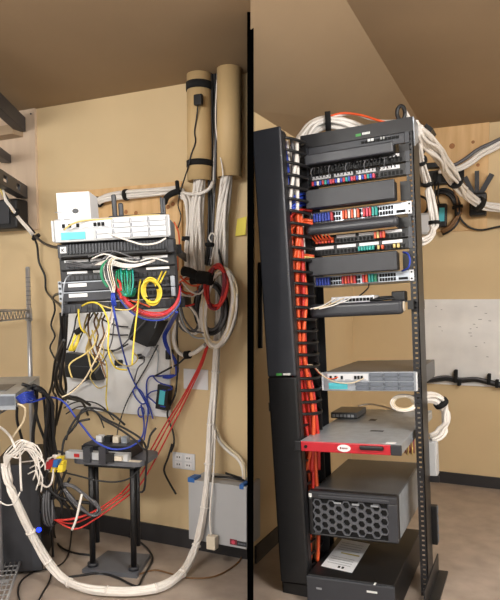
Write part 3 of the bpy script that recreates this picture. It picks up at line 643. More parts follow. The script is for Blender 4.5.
# channel arms coming out toward the viewer
dv = Vector((ray(209, 303).x, ray(209, 303).y, 0)).normalized(); sv = Vector((dv.y, -dv.x, 0)); up = Vector((0, 0, 1))
def channel(label, x, y0, y1, off, L, holes=(), m='bracket', dep=.055):
    a = WL.at(x, y0, -off); b = WL.at(x, y1, -off); h = a.z - b.z; c = (a + b) / 2
    t = thing('wall_bracket', label, 'bracket', c)
    pz = 0; w = MB(); hz = .24 * h
    for (s0, s1) in list(holes) + [(L, L)]:
        w.obox(c - dv * ((pz + s0) / 2), dv * ((s0 - pz) / 2), sv * .0025, up * (h / 2))
        if s1 > s0:
            for sg in (-1, 1): w.obox(c - dv * ((s0 + s1) / 2) + up * sg * (h / 2 + hz) / 2, dv * ((s1 - s0) / 2), sv * .0025, up * ((h / 2 - hz) / 2))
        pz = s1
    part('web', w, m, t)
    for sg in (-1, 1): part('flange', MB().obox(c - dv * (L / 2) - sv * dep / 2 + up * sg * (h / 2 - .002), dv * (L / 2), sv * (dep / 2), up * .002), m, t)
    part('wall_tab', MB().obox(c + dv * .0 - sv * dep * .5, dv * .003, sv * dep * .5, up * (h / 2)), 'black_plastic', t)
    return t
channel('black steel channel bracket just under the ceiling at the far left', 25, 117.5, 131.5, .03, 1.25)
channel('short grey steel bracket between the two longer ones at the far left', 10.5, 155, 163, .03, 1.1)
channel('black steel bracket with square slots above the small black box', 27, 186, 198.5, .03, 1.2, holes=((.14, .20), (.36, .42), (.6, .66)))
t = thing('equipment_box', 'black box hung on the pale plywood under the slotted bracket', 'network gear', wl(5, 229, .2))
u0, u1, z0, z1 = rect(WL, -30, 202, 16.5, 228.5, -.12); bx_ = part('body', MB().rbox(u0, u1, YL - .12, YL - .02, z0, z1, .015, 3), 'black_plastic', t)
part('face', MB().rbox(u0 + .02, u1 - .05, YL - .128, YL - .12, z0 + .03, z1 - .01, .004), 'dark_grey', t)
bundle('white, yellow and black cable bunch coming down from the slotted bracket', [wl(1, 186, .30), wl(5, 197, .27), wl(11, 206, .25), wl(18, 216, .20), wl(27, 226, .15), wl(36, 237, .10)], .014, ['w_cable', 'pale_y_cable', 'k_cable', 'w_cable', 'pale_y_cable'], .006, ties=(.5, .98), twist=.5, tie_r=1.5)
cable('black cable running from the bunch to the wall rack', [wl(35, 236, .10), wl(42, 242, .25), wl(50, 246, .5), wl(61, 248, .8)], .009, 'k_cable')
cable('black cable wandering down the wall left of the wall rack', [wl(32, 234, .10), wl(37, 245, .06), wl(39, 262, .04), wl(45, 276, .04), wl(46, 290, .04), wl(53, 299, .2), wl(59, 304, .5), wl(63, 309, .8)], .008, 'k_cable')
cable('black cable loop at the lower left of the wall rack, upper one', [wl(52, 299, .10), wl(55, 295, .35), wl(60, 294, .6), wl(63, 297, .8)], .008, 'k_cable')
cable('thin black cable meandering beside the dark cable trunk', [wl(53, 299, .07), wl(55, 310, .05), wl(51, 325, .04), wl(55, 336, .04), wl(50, 348, .04), wl(56, 362, .05), wl(54, 375, .08)], .007, 'k_cable')
# natural plywood behind the wall rack
u0, u1, z0, z1 = rect(WL, 96, 192, 183, 262, 0); zt = WL.loc(140, 186, 0).z
t = thing('plywood_backing', 'warm natural plywood board behind the wall rack', 'panel', (u0, -.02, z0), WL)
u2 = WL.loc(183.5, 230, 0).x
part('sheet', MB().box(u0 - .25, u2, -.02, -.001, WL.loc(118, 290, 0).z + .003, zt), 'plywood', t); m = MB()
for (x, y) in ((136, 213), (168, 207), (173, 204), (126, 212)):
    q = WL.loc(x, y, -.02); part('knot', MB().cyl((q.x, -.021, q.z), (q.x, -.0202, q.z), .012, 10), 'knot', t)
# white backboard below
u0, u1, z0, z1 = rect(WL, 65.5, 296, 171.5, 412, 0); z0 = WL.loc(120, 412.5, 0).z
t = thing('backboard', 'white painted backboard on the wall under the wall rack', 'board', (u0, -.015, z0), WL)
part('sheet', MB().box(u0, u1, -.015, -.001, z0, WL.loc(118, 290, 0).z), 'board_white', t)
for (x, y) in ((68, 402), (168, 410), (158, 408)):
    q = WL.loc(x, y, -.015); part('screw', MB().cyl((q.x, -.018, q.z), (q.x, -.015, q.z), .005, 8), 'dark_grey', t)
# ---------------- wall rack
uL = FL.loc(60.5, 275, 0).x; uR = FL.loc(177, 272, 0).x; U_ = lambda x, y=275, v=0: FL.loc(x, y, v).x
def ZL(y, x=118, v=0.0): return FL.loc(x, y, v).z
zt = ZL(241.5); z0 = ZL(311)
wrk = thing('wall_rack', 'open black wall-mounted rack full of patch panels and tangled cables', 'rack', (0, 0, z0), FL)
def vwall(u): return (YL - .02 - FL.O.y - math.sin(math.radians(25)) * u) / math.cos(math.radians(25))   # how far back the wall is
for (a, b) in ((uL, uL + .02), (uR - .02, uR)):
    p = part('side_rail', MB().box(a, b, .0, .03, z0, zt), 'black_metal', wrk)
    for za in (z0 + .01, zt - .05): part('wall_arm', MB().box(a, a + .006, .03, vwall(a), za, za + .04), 'black_metal', p)
part('rear_bar', MB().box(uL, uR, .24, .255, z0, z0 + .04), 'black_metal', wrk); part('rear_bar', MB().box(uL, uR, .24, .255, zt - .04, zt), 'black_metal', wrk)
def lgear(name, label, y0, y1, v0, v1, m, x0=61.5, x1=176.5, cat='network gear'):
    a, b = ZL(y1), ZL(y0); t = thing(name, label, cat, ((uL + uR) / 2, v0, a), FL)
    part('body', MB().rbox(U_(x0), U_(x1), v0, v1, a, b, .003, 1), m, t); return t, a, b
t, a, b = lgear('brush_duct', 'dark slotted cable duct at the top of the wall rack', 242, 256, -.03, .06, 'charcoal', cat='cable duct')
u = U_(72); k = 0; sp = MB().box(-.0025, .0025, -.036, -.03, a + (b - a) * .32, b - (b - a) * .06)
fin_spots = []
while u < U_(172): fin_spots.append((u, 0, 0)); u += .0125
copies('slat', sp, 'dark_grey', t, fin_spots)
part('lower_lip', MB().rbox(U_(66), U_(170), -.05, -.03, a, a + (b - a) * .24, .003, 1), 'black_plastic', t)
for i, (xa, xb) in enumerate(((64.5, 70.5),)):
    part('sticker', MB().box(U_(xa), U_(xb), -.034, -.03, a + (b - a) * .35, b - (b - a) * .2), 'white_card', t, 'white sticker with the letter K')
fc = bpy.data.curves.new('letter', 'FONT'); fc.body = 'K'; fc.size = .022; fc.extrude = .0006; fo = bpy.data.objects.new('letter_source', fc); COL.objects.link(fo)
bpy.context.view_layer.update(); me = bpy.data.meshes.new_from_object(fo.evaluated_get(bpy.context.evaluated_depsgraph_get())); bpy.data.objects.remove(fo)
me.transform(Matrix.Translation((U_(65.6), -.0352, a + (b - a) * .42)) @ Matrix.Rotation(math.pi / 2, 4, 'X')); me.transform(Matrix.Translation(-BASE[t.name]))
me.materials.clear(); me.materials.append(M_('hole_black')); lo = bpy.data.objects.new('letter', me); COL.objects.link(lo); lo.parent = t; lo['label'] = 'black letter K'
for (y0, y1, st, lb) in ((257, 268, ((66, 90), (92, 103), (119, 141), (144, 169)), 'black patch panel, upper one in the wall rack'), (268.5, 279.5, ((68, 88), (94, 103), (121, 134), (147, 170)), 'black patch panel, lower one in the wall rack')):
    t, a, b = lgear('patch_bay', lb, y0, y1, -.006, .06, 'black_plastic', cat='patch panel'); h = b - a
    for (xa, xb) in st: part('label_strip', MB().box(U_(xa), U_(xb), -.010, -.006, a + h * .72, a + h * .93), 'white_card', t)
    m = MB(); u = U_(67)
    while u < U_(168): m.box(u, u + .012, -.009, -.006, a + h * .15, a + h * .5); u += .018
    part('ports', m, 'dark_grey', t)
for i, (y0, y1, ly) in enumerate(((280, 289.5, 283.5), (290, 299.5, 293.5))):
    t, a, b = lgear('modem', ['flat dark modem with a white label, upper of the pair in the wall rack', 'flat dark modem with a white label, lower of the pair in the wall rack'][i], y0, y1, -.05, .25, 'dark_grey', 65, 113)
    part('label', MB().box(U_(67.5, v=-.05), U_(86, v=-.05), -.053, -.05, a + .45 * (b - a), b - .2 * (b - a)), 'white_card', t, 'white paper label'); part('top_edge', MB().box(U_(65), U_(113), -.053, -.05, b - .004, b), 'silver', t)
    t, a, b = lgear('network_switch', ['dark switch behind the yellow coil, upper of the pair in the wall rack', 'dark switch behind the yellow coil, lower of the pair in the wall rack'][i], y0 - (1 if i == 0 else 0), y1, -.02, .25, 'charcoal', 114, 170.5, 'switch')
    m = MB(); u = U_(117)
    while u < U_(166): m.box(u, u + .012, -.024, -.02, a + .012, a + .028); u += .018
    part('ports', m, 'hole_black', t); part('end_plate', MB().rbox(U_(170.5), U_(175), -.026, -.0, a, b, .002, 1), 'silver', t, 'silver end plate')
    part('knob', MB().cyl((U_(168.7), -.03, (a + b) / 2), (U_(168.7), -.02, (a + b) / 2), .006, 8), 'hole_black', t)
t, a, b = lgear('cable_duct', 'slotted dark duct along the bottom of the wall rack', 301.5, 311, -.04, .05, 'charcoal', cat='cable duct')
u = U_(64); sp = MB().box(-.004, .004, -.045, -.04, a + .006, b - .006); fs_ = []
while u < U_(175): fs_.append((u, 0, 0)); u += .022
copies('slat', sp, 'dark_grey', t, fs_)
t = thing('rack_ear', 'narrow silver strip at the left edge of the modems in the wall rack', 'bracket', (uL, -.05, ZL(298)), FL)
part('strip', MB().box(U_(61.5), U_(64.8), -.056, -.05, ZL(299), ZL(279)), 'silver', t); m = MB()
for y in (281, 286, 291, 296): m.cyl((U_(63.2), -.058, ZL(y)), (U_(63.2), -.056, ZL(y)), .005, 8)
part('screws', m, 'charcoal', t)
# server on the top
us0 = FL.loc(54, 230, -.06).x; us1 = FL.loc(168.5, 230, -.06).x
server(FL, 'rack_server', 'white-front server with a cyan sticker lying on the wall rack', us0, us1, -.06, .22, ZL(241.5) + .002, FL.loc(112, 217.2, -.06).z, 'box_grey', 'silver_dark', 'white_metal')
zsv = FL.loc(112, 217.2, -.06).z
cable('thin white cable swagging under the right end of the white-front server', [FL.at(108, 233, -.085), FL.at(118, 237, -.09), FL.at(130, 241, -.09), FL.at(143, 244.5, -.09), FL.at(157, 243, -.09), FL.at(166, 238, -.085)], .0045, 'w_cable')
cable('thin yellow cable lying along the top of the white-front server', [FL.at(64, 230, -.08), FL.at(72, 224, -.09), FL.at(85, 220.5, -.07), FL.at(108, 219, -.06), FL.at(140, 215.5, -.05), FL.at(160, 215, -.05)], .004, 'pale_y_cable')
# product box
t = thing('camera_box', 'white cardboard carton with a small camera picture standing on the server', 'box', (0, 0, zsv), FL)
u0 = FL.loc(57, 208, -.02).x; u1 = FL.loc(90, 206, -.02).x; zt = FL.loc(74, 192, -.02).z
part('carton', MB().rbox(u0, u1, -.02, .12, zsv + .001, zt, .002, 1), 'white_card', t)
def disc(c, ru, rz, v, n=18): return [(c.x + ru * math.cos(2 * math.pi * i / n), v, c.z + rz * math.sin(2 * math.pi * i / n)) for i in range(n)]
c = FL.loc(79, 210, -.02); part('printed_dome', MB().prism(disc(c, .04, .034, -.0206), (0, .0005, 0)), 'board_white', t)
c = FL.loc(75.5, 211, -.02); part('printed_lens', MB().prism(disc(c, .013, .010, -.0212), (0, .0005, 0)), 'charcoal', t); m = MB()
for (xa, xb, y) in ((60, 69, 211.5), (59.5, 65, 219), (68, 74, 219), (63, 67, 197)): m.box(U_(xa, v=-.02), U_(xb, v=-.02), -.0208, -.02, ZL(y + .4, 74, -.02), ZL(y - .4, 74, -.02))
part('print_lines', m, 'paper_print', t)
# black antennas of a router standing behind the server
t = thing('antenna_router', 'grey router with upright antennas behind the white-front server', 'router', (0, .1, zsv), FL)
ua = FL.loc(108, 217, .10).x; ub = FL.loc(165, 217, .10).x; part('body', MB().rbox(ua, ub, .10, .2, zsv + .001, zsv + .03, .006), 'dark_grey', t)
for (x, y, w_) in ((113.5, 194.5, .016), (120.5, 203, .016), (161, 197, .009), (163.5, 198, .009)):
    q = FL.loc(x, y, .15); w_ *= .62; part('antenna', MB().rbox(q.x - w_, q.x + w_, .14, .16, zsv + .03, q.z, .006), 'dark_grey', t)
# ---------------- cable trunk along the plywood
bundle('white cable bundle strapped along the top of the warm plywood', [wl(97, 203, .05), wl(102, 199, .06), wl(112, 196.5, .06), wl(130, 194.5, .06), wl(150, 193, .06), wl(168, 191, .06), wl(176, 190, .07), wl(182, 193, .07)], .018, ['w_cable'] * 8, .008, ties=(.03, .36), twist=.6)
t = thing('velcro_strap', 'black forked strap where the white bundle meets the tubes', 'strap', wl(176, 190, .09))
part('band', MB().tube([wl(164.5, 203, .08), wl(167, 197, .10), wl(173, 193, .11), wl(180, 191, .10)], .016, 6), 'velcro', t); part('tail', MB().tube([wl(177, 181.5, .09), wl(177.5, 187, .10), wl(178, 193, .10)], .011, 6), 'velcro', t)
cable('white cable curving from the left tube into the plywood bundle', [wl(213, 182, .09), wl(209, 189, .12), wl(200, 193.5, .13), wl(190, 194, .10), wl(180, 192, .08)], .011, 'w_cable')
# ---------------- tubes
def tube_duct(label, x, ybot, off, R, bands=()):
    b = WL.loc(x, ybot, -off); t = thing('cable_tube', label, 'tube', (b.x, -off, b.z), WL); n = 24; m = MB(); 
    for (ra, rb) in ((R, R - .006),):
        vs = []; zs_ = (b.z, HL - .001)
        for z in zs_:
            for r_ in (ra, rb): vs += [(b.x + r_ * math.cos(2 * math.pi * i / n), -off + r_ * math.sin(2 * math.pi * i / n), z) for i in range(n)]
        fs = []
        for i in range(n):
            j = (i + 1) % n; fs += [(i, j, 2 * n + j, 2 * n + i), (n + i, 3 * n + i, 3 * n + j, n + j), (i, n + i, n + j, j), (2 * n + i, 2 * n + j, 3 * n + j, 3 * n + i)]
        m.add(vs, fs, True)
    part('pipe', m, 'duct', t)
    for (y0, y1) in bands:
        z1 = WL.loc(x, y0, -off - R).z; z2 = WL.loc(x, y1, -off - R).z
        part('band', MB().cyl((b.x, -off, z2), (b.x, -off, z1), R + .004, 24), 'velcro', t)
    return t, b
t1, b1 = tube_duct('tan cable tube with two black straps, left of the pair', 200, 181.5, .075, .063, ((78, 86), (158, 164)))
t2, b2 = tube_duct('tan cable tube without straps, right of the pair', 229.5, 177.5, .085, .060)
t = thing('adapter_plug', 'small black plug-in adapter stuck on the left tan tube', 'adapter', wl(199, 106, .14)); q = WL.loc(199, 94.5, -.15); q2 = WL.loc(199, 105.5, -.15)
part('body', MB().rbox(q.x - .024, q.x + .020, YL - .165, YL - .138, q2.z, q.z, .006), 'black_plastic', t)
part('lead', MB().tube([wl(198, 105, .15), wl(196.5, 118, .142), wl(194.5, 132, .142), wl(195.5, 142, .142), wl(191, 155, .142), wl(188.5, 166, .142), wl(184, 180, .10), wl(180.5, 192, .10), wl(178, 205, .06), wl(181, 216, .05), wl(178, 228, .05)], .0035, 5), 'k_cable', t)
bundle('grey and white cables running down between the two tan tubes', [wl(213.5, 60, .05), wl(214, 90, .05), wl(213, 120, .05), wl(213, 150, .05), wl(212, 180, .06), wl(212, 210, .07), wl(211, 240, .07), wl(207, 268, .09)], .016, ['g_cable', 'w_cable', 'k_cable', 'w_cable', 'g_cable', 'k_cable'], .0065, twist=.9)
cable('thin white cable wavering beside the right tan tube', [wl(217, 80, .10), wl(215.5, 120, .11), wl(219, 150, .12), wl(222, 165, .16), wl(223, 178, .16), wl(221, 186, .12)], .004, 'w_cable')
bundle('white cables dropping out of the left tan tube', [WL.w(b1.x, -.075, b1.z + .15), wl(200, 184, .08), wl(198.5, 205, .09), wl(197.5, 230, .10), wl(197, 255, .11), wl(198, 275, .12)], .034, ['w_cable'] * 12, .009, twist=.5)
bundle('white cables dropping out of the right tan tube', [WL.w(b2.x, -.085, b2.z + .15), wl(227, 181, .09), wl(224.5, 205, .09), wl(221.5, 235, .09), wl(220.5, 265, .09), wl(221, 300, .09), wl(220, 340, .09)], .032, ['w_cable'] * 12, .009, twist=.5)
bundle('white cables bending down past the plywood edge', [wl(180, 193, .07), wl(187, 198, .09), wl(189, 215, .10), wl(188, 235, .10), wl(187, 255, .11), wl(189, 272, .12)], .020, ['w_cable'] * 7, .007, ties=(.62,), twist=.5)
cable('thin orange cable dropping along the plywood edge', [wl(174, 222, .05), wl(178, 231, .06), wl(179.5, 243, .07), wl(178, 256, .10), wl(178, 270, .2)], .005, 'o_cable')
t = thing('wall_plate', 'beige switch plate behind the white cables between the tubes', 'wall plate', wl(206, 262, .01)); u0, u1, z0, z1 = rect(WL, 200, 239, 211.5, 262, 0)
part('plate', MB().rbox(u0, u1, YL - .008, YL - .001, z0, z1, .003), 'beige_plastic', t); part('rocker', MB().rbox((u0 + u1) / 2 - .012, (u0 + u1) / 2 + .012, YL - .014, YL - .008, (z0 + z1) / 2 - .03, (z0 + z1) / 2 + .03, .003), 'beige_plastic', t)
cable('clear white cable looping with a black clip under the tubes', [wl(212, 243, .12), wl(209, 238, .13), wl(212, 233, .13), wl(215.5, 238, .13), wl(213, 252, .13), wl(211, 265, .13)], .005, 'w_cable')
solo('cable_clip', MB().rbox(WL.loc(206, 243, -.15).x, WL.loc(213, 243, -.15).x, -.165, -.13, WL.loc(209, 246.5, -.15).z, WL.loc(209, 242.5, -.15).z, .006), 'velcro', 'small black clip on the white cables below the tubes', 'clip', WL)
cable('black cable slanting down behind the white trunk', [wl(215, 236, .10), wl(219, 252, .12), wl(224, 270, .14), wl(228, 280, .15)], .007, 'k_cable')
# ---------------- coil cluster
def coil(label, cx, cy, rx, ry, n, cols, r, off, spread, rot=0, ties=()):
    t = thing('cable_coil', label, 'cable coil', wl(cx, cy + ry, off))
    for k in range(n):
        dx, dy = random.uniform(-1, 1) * spread, random.uniform(-1, 1) * spread; oo = off + random.uniform(-.02, .02)
        q = loop_pts(lambda x, y, i: wl(x, y, oo + .012 * math.sin(i * 1.3 + k)), cx, cy, rx + dx, ry + dy, 1.0, random.random() * 6, rot, .35)
        q[-1] = q[0].copy(); part('turn', MB().tube(q, r, 6), cols[k % len(cols)], t)
    for (x, y, xb, yb, rr) in ties: part('strap', MB().cyl(wl(x, y, off), wl(xb, yb, off), rr, 12), 'velcro', t)
    return t
coil('dark grey cable coil hanging behind the red coil', 211, 308, 14, 24, 9, ['g_cable', 'k_cable', 'g_cable'], .0065, .13, 2.8)
coil('bright red cable coil in the middle of the hanging coils', 216, 287, 9.5, 21, 13, ['r_cable', 'r_cable', 'dark_red'], .0055, .20, 2.6, rot=.1)
coil('large white cable coil hanging at the right of the wall rack', 219, 308, 15.5, 38, 20, ['w_cable', 'w_cable', 'cream_cable'], .0062, .18, 3.4, rot=.12)
coil('small orange and grey coil tucked beside the wall rack', 190, 286, 10, 9, 5, ['o_cable', 'g_cable', 'w_cable'], .005, .12, 2)
coil('grey and white coil sagging beside the lower right of the wall rack', 188, 318, 10, 16, 6, ['g_cable', 'w_cable', 'g_cable'], .006, .14, 2.2, rot=-.5)
for (pts_, r_, lb) in (([(183, 271), (191, 273), (199, 278)], .024, 'black strap bunch beside the wall rack, left one of the coil straps'), ([(198, 277), (205, 278), (212, 279)], .032, 'thick black strap knot holding the white coil'), ([(191, 281), (197, 280), (203, 279)], .018, 'black strap tail under the strap knot of the coils')):
    solo('velcro_strap', MB().tube([wl(x, y, .22) for x, y in pts_], r_, 8), 'velcro', lb, 'strap')
cable('white cables running from the coil down to the backboard side', [wl(178, 322, .14), wl(174, 335, .12), wl(176, 348, .10), wl(183, 355, .10), wl(194, 353, .11), wl(205, 345, .13)], .014, 'w_cable')
solo('velcro_strap', MB().cyl(wl(185, 355.2, .10), wl(190, 354.6, .10), .021, 12), 'velcro', 'black strap on the white cable low beside the backboard', 'strap')
cable('black cable crossing below the white coil', [wl(206, 343, .12), wl(196, 350, .09), wl(186, 357, .08), wl(178, 364, .08), wl(170, 368, .06), wl(155, 376, .05)], .006, 'k_cable')
# ---------------- the big white trunk to the floor
bundle('thick white cable trunk running down the wall and along the floor', [wl(218.5, 320, .10), wl(217, 350, .09), wl(215, 385, .08), wl(211.5, 420, .10), wl(209, 455, .14), wl(206.5, 490, .17), wl(202.5, 520, .20), G(195, 549, .10), G(184, 571, .03), G(165, 585, .03), G(140, 590.5, .03), G(112, 591, .03), G(85, 588, .03), G(63, 579, .04), D(48, 562, 2.86), D(35, 540, 2.84), D(25, 520, 2.80), D(15, 498, 2.76), D(7, 478, 2.74), D(5, 463, 2.74)], .0155, ['w_cable'] * 12, .0078, ties=(.10, .2, .28, .36, .44, .50, .58, .66, .74, .80, .86), twist=.35, tie_r=1.0, tie_m='w_cable')
for k in range(10):
    e1 = [(40, 485), (43, 478), (36, 490), (30, 468), (45, 470), (33, 480), (38, 466), (22, 462), (41, 492), (28, 474)][k]
    h_ = 436 + (k * 37 % 11)
    cable('white cable fanning from the trunk end, ' + ['lowest tip', 'second tip from the right', 'long tip by the tower edge', 'tip ending mid fan', 'rightmost tip', 'tip beside the mid fan', 'upper right tip', 'shortest tip', 'tip hanging lowest right', 'inner tip'][k], [D(6, 470, 2.74), D(4 + k * .8, 457, 2.73 - k * .008), D(10 + k * 1.0, h_ + 12, 2.72 - k * .008), D(20 + k * .6, h_ + 4, 2.72), D(31 + (k % 4) * 2, h_ + 9, 2.74), D(36 + (k % 5) * 2, (h_ + 14 + e1[1]) / 2, 2.76), D(e1[0], e1[1], 2.78)], .0042, 'w_cable', group='white cables fanning out of the trunk')
cable('cream cable dropping from the grey server to the white fan', [D(18, 404, 2.65), D(25, 408, 2.65), D(24, 420, 2.68), D(17, 431, 2.70), D(11, 440, 2.72)], .006, 'cream_cable')
cable('white cable slanting in from the left photo edge above the fan', [D(-4, 425, 2.6), D(4, 430, 2.65), D(11, 438, 2.70), D(16, 450, 2.7)], .007, 'w_cable')
cable('white cable loop reaching under the yellow plugs', [D(36, 470, 2.76), D(40, 482, 2.78), D(47, 487, 2.80), D(52, 481, 2.84), D(53.5, 466, 2.88)], .006, 'w_cable')
cable('white cable hanging straight down before the black tower', [D(20, 452, 2.70), D(20.5, 475, 2.70), D(21.5, 491, 2.70)], .006, 'w_cable')
cable('pale cable sagging low before the black tower', [D(-2, 500, 2.72), D(6, 505, 2.72), D(15, 503, 2.71), D(20, 492, 2.70)], .004, 'w_cable')
# ---------------- yellow-red plug cluster
t = thing('plug_cluster', 'bunch of yellow, white and red cable plugs hanging on black cables', 'plugs', D(57, 474, 2.92))
for k, (x, y, c) in enumerate(((51, 461, 'w_cable'), (56, 458, 'w_cable'), (60, 460, 'y_cable'), (62.5, 464, 'y_cable'), (59, 466, 'y_cable'), (55, 468, 'y_cable'), (50, 465, 'red_plug'), (52.5, 463, 'red_plug'), (57, 463, 'blue_tape'), (62, 468, 'y_cable'))):
    q = D(x, y, 2.90 - .004 * k); part('plug', MB().obox(q, RT * .011, Vector((0, .012, 0)), Vector((.004, 0, .018))), c, t)
cable('white cable curling left of the yellow plugs', [D(52, 457, 2.88), D(47, 461, 2.88), D(46.5, 468, 2.88), D(49.5, 472, 2.88)], .005, 'w_cable')
# ---------------- wire shelving at the left
sd = Vector((ray(181, 303).x, ray(181, 303).y, 0)).normalized(); ss = Vector((sd.y, -sd.x, 0))
P0 = D(28.8, 311, 3.45); P0.z = 0
t = thing('wire_shelving', 'chrome wire shelving unit at the left photo edge', 'shelving', P0)
zr = D(27, 310, 3.45).z; ztop = D(28.8, 268, 3.45).z
def post(p, lab='post'):
    po = part(lab, MB().cyl(p, p + up * ztop, .0125, 12), 'chrome', t)
    m = MB()
    for z in [zr + .03 + k * .025 for k in range(int((ztop - zr - .05) / .025))]: m.cyl(p + up * z, p + up * (z + .003), .0132, 12)
    part('groove_rings', m, 'silver_dark', po); part('cap', MB().cyl(p + up * ztop, p + up * (ztop + .006), .0135, 12, .008), 'chrome', po)
depth = .66; Wd = .9
for p in (P0, P0 - sd * depth, P0 - ss * Wd, P0 - ss * Wd - sd * depth): post(p)
def shelf(z, full=True):
    sh = MB(); 
    for zz in (z, z - .045): sh.tube([P0 + up * zz, P0 - sd * depth + up * zz], .005, 6, res=2)
    part('side_rail', sh, 'chrome', t, kind=None)
    zg = MB(); n = 20; pts = [P0 - sd * (depth * i / n) + up * (z if i % 2 else z - .045) for i in range(n + 1)]
    zg.tube(pts, .0025, 4, res=1); part('truss_wire', zg, 'chrome', t)
    for k in (0, 1): part('long_rail', MB().tube([P0 - sd * depth * k + up * z, P0 - ss * Wd - sd * depth * k + up * z], .005, 6, res=2), 'chrome', t)
    w = MB().tube([Vector((0, 0, 0)), -ss * Wd], .0022, 4, res=1); copies('wire', w, 'chrome', t, [P0 + up * z - sd * depth * (i + .5) / 18 for i in range(18)])
shelf(zr); part('collar', MB().cyl(P0 + up * (zr - .06), P0 + up * (zr + .012), .02, 12, .016), 'chrome', t)
ps = D(15, 394, 2.70); zsh = D(15, 409, 2.70).z - .008; shelf(zsh)
# low wire shelf near the floor
q = G(23, 553, .07); q1 = G(7, 600, .07); ld_ = (q1 - q).normalized(); ls_ = Vector((ld_.y, -ld_.x, 0))
if ls_.dot(RT) > 0: ls_ = -ls_
t = thing('wire_rack', 'low chrome wire rack on the floor at the lower left corner', 'rack', Vector((q.x, q.y, 0)))
part('edge_rail', MB().tube([q, q + ld_ * .7], .006, 6, res=2), 'chrome', t); part('edge_rail', MB().tube([q + ls_ * .5, q + ls_ * .5 + ld_ * .7], .006, 6, res=2), 'chrome', t)
for k in range(3): part('cross_rail', MB().tube([q + ls_ * .02 + ld_ * (.02 + k * .3), q + ls_ * .5 + ld_ * (.02 + k * .3)], .005, 6, res=2), 'chrome', t)
w = MB().tube([Vector((0, 0, 0)), ld_ * .7], .0038, 4, res=1); copies('wire', w, 'chrome', t, [q + ls_ * (.022 + .022 * k) for k in range(20)])
w = MB().tube([Vector((0, 0, 0)), ls_ * .5], .0038, 4, res=1); copies('cross_wire', w, 'chrome', t, [q + ld_ * (.05 + .05 * k) for k in range(12)])
for a_ in (0, .7):
    for b_ in (0.0, .5): part('foot', MB().cyl(Vector(((q + ld_ * a_ + ls_ * b_).x, (q + ld_ * a_ + ls_ * b_).y, 0)), q + ld_ * a_ + ls_ * b_, .009, 8), 'chrome', t)
# grey server on the shelf
yd = Vector((ray(140, 303).x, ray(140, 303).y, 0)).normalized(); ys = Vector((yd.y, -yd.x, 0)); hs = ps.z - zsh - .006
t = thing('rack_server', 'grey flat server on the wire shelf at the left photo edge', 'server', Vector((ps.x, ps.y, zsh + .006)))
cz = zsh + .006 + hs / 2; LW = .44; LD = .66
c = Vector((ps.x, ps.y, cz))
part('chassis', MB().obox(c - ys * LW / 2 + yd * (LD / 2 + .01), ys * LW / 2, yd * LD / 2, up * hs / 2), 'galv', t)
part('front_plate', MB().obox(c - ys * LW / 2 + yd * .003, ys * (LW / 2 + .002), yd * .008, up * (hs / 2 + .001)), 'silver', t)
for k in range(5): part('drive_bay', MB().obox(c - ys * (.035 + .075 * k) - yd * .007 + up * .006, ys * .032, yd * .004, up * hs * .30), 'silver_dark', t)
part('top_plate', MB().obox(c - ys * (LW / 2) + yd * .22 + up * (hs / 2 + .001), ys * .16, yd * .12, up * .001), 'silver_dark', t)
# blue and black cables at the server
for k in range(6):
    cable('blue cable bunch strand at the corner of the grey server, ' + ['topmost', 'second', 'third', 'fourth', 'fifth', 'lowest'][k], [D(16 + k, 398 + k, 2.68), D(24, 393 + 2 * k, 2.66), D(31, 392 + 1.5 * k, 2.70), D(34 + k * .5, 389 + k * 2, 2.8)], .0045, 'b_cable', group='blue cables at the grey server')
cable('long blue cable running from the grey server across to the backboard', [D(22, 402, 2.66), D(32, 402, 2.72), D(45, 398, 2.8), D(56, 398, 2.85), D(66, 404, 2.85), D(76, 418, 2.85), D(84, 428, 2.85), D(95, 441, 2.82), D(112, 449, 2.82), D(130, 447, 2.86), D(142, 437, 2.92), wl(144, 422, .12), wl(141, 405, .05)], .006, 'b_cable')
hang = [((28, 388), (36, 390), (36, 410), (33, 435), (34, 455)), ((30, 386), (40, 388), (44, 400), (46, 425), (50, 452)), ((33, 385), (44, 391), (49, 405), (50, 430), (52, 456)), ((26, 392), (33, 396), (37, 418), (44, 438), (52, 458)), ((22, 384), (40, 391), (52, 402), (52, 425), (55, 460)), ((17, 408), (17, 420), (20, 432), (24, 445), (30, 455)), ((34, 388), (47, 396), (47, 420), (45, 445), (48, 465)), ((36, 387), (50, 398), (53, 415), (54, 440), (60, 468))]
nm = ['leftmost of the drop', 'second of the drop', 'third of the drop', 'slanting across the drop', 'outermost at the top', 'under the grey server', 'middle of the drop', 'rightmost of the drop']
for k, h_ in enumerate(hang): cable('black cable hanging off the shelf by the grey server, ' + nm[k], [D(x, y, 2.72 + .05 * i) for i, (x, y) in enumerate(h_)], .008 if k % 2 else .0105, 'k_cable', group='black cables hanging off the shelf')
hang = [((63, 313), (61, 330), (58, 352), (54, 372), (58, 394), (66, 400)), ((65, 313), (63, 335), (62, 358), (60, 380), (64, 396), (72, 399)), ((62, 314), (60, 345), (55, 362), (52, 384), (48, 402), (50, 430)), ((66, 314), (64, 340), (63, 365), (66, 388), (62, 402), (56, 425)), ((64, 340), (58, 356), (60, 372), (53, 390), (57, 402), (54, 440)), ((61, 314), (62, 350), (56, 376), (62, 394), (78, 398), (90, 405)), ((67, 314), (65, 350), (61, 385), (70, 398), (82, 402), (88, 415))]
nm = ['leftmost', 'second', 'bending back to the shelf', 'bowing right', 'short one starting mid way', 'turning right to the stand', 'rightmost, reaching the stand']
for k, h_ in enumerate(hang): cable('black cable below the wall rack left end, ' + nm[k], [wl(x, y, max(.06, .86 - .17 * i) + .012 * k) for i, (x, y) in enumerate(h_)], .010 if k % 2 else .008, 'k_cable', group='black trunk under the wall rack')
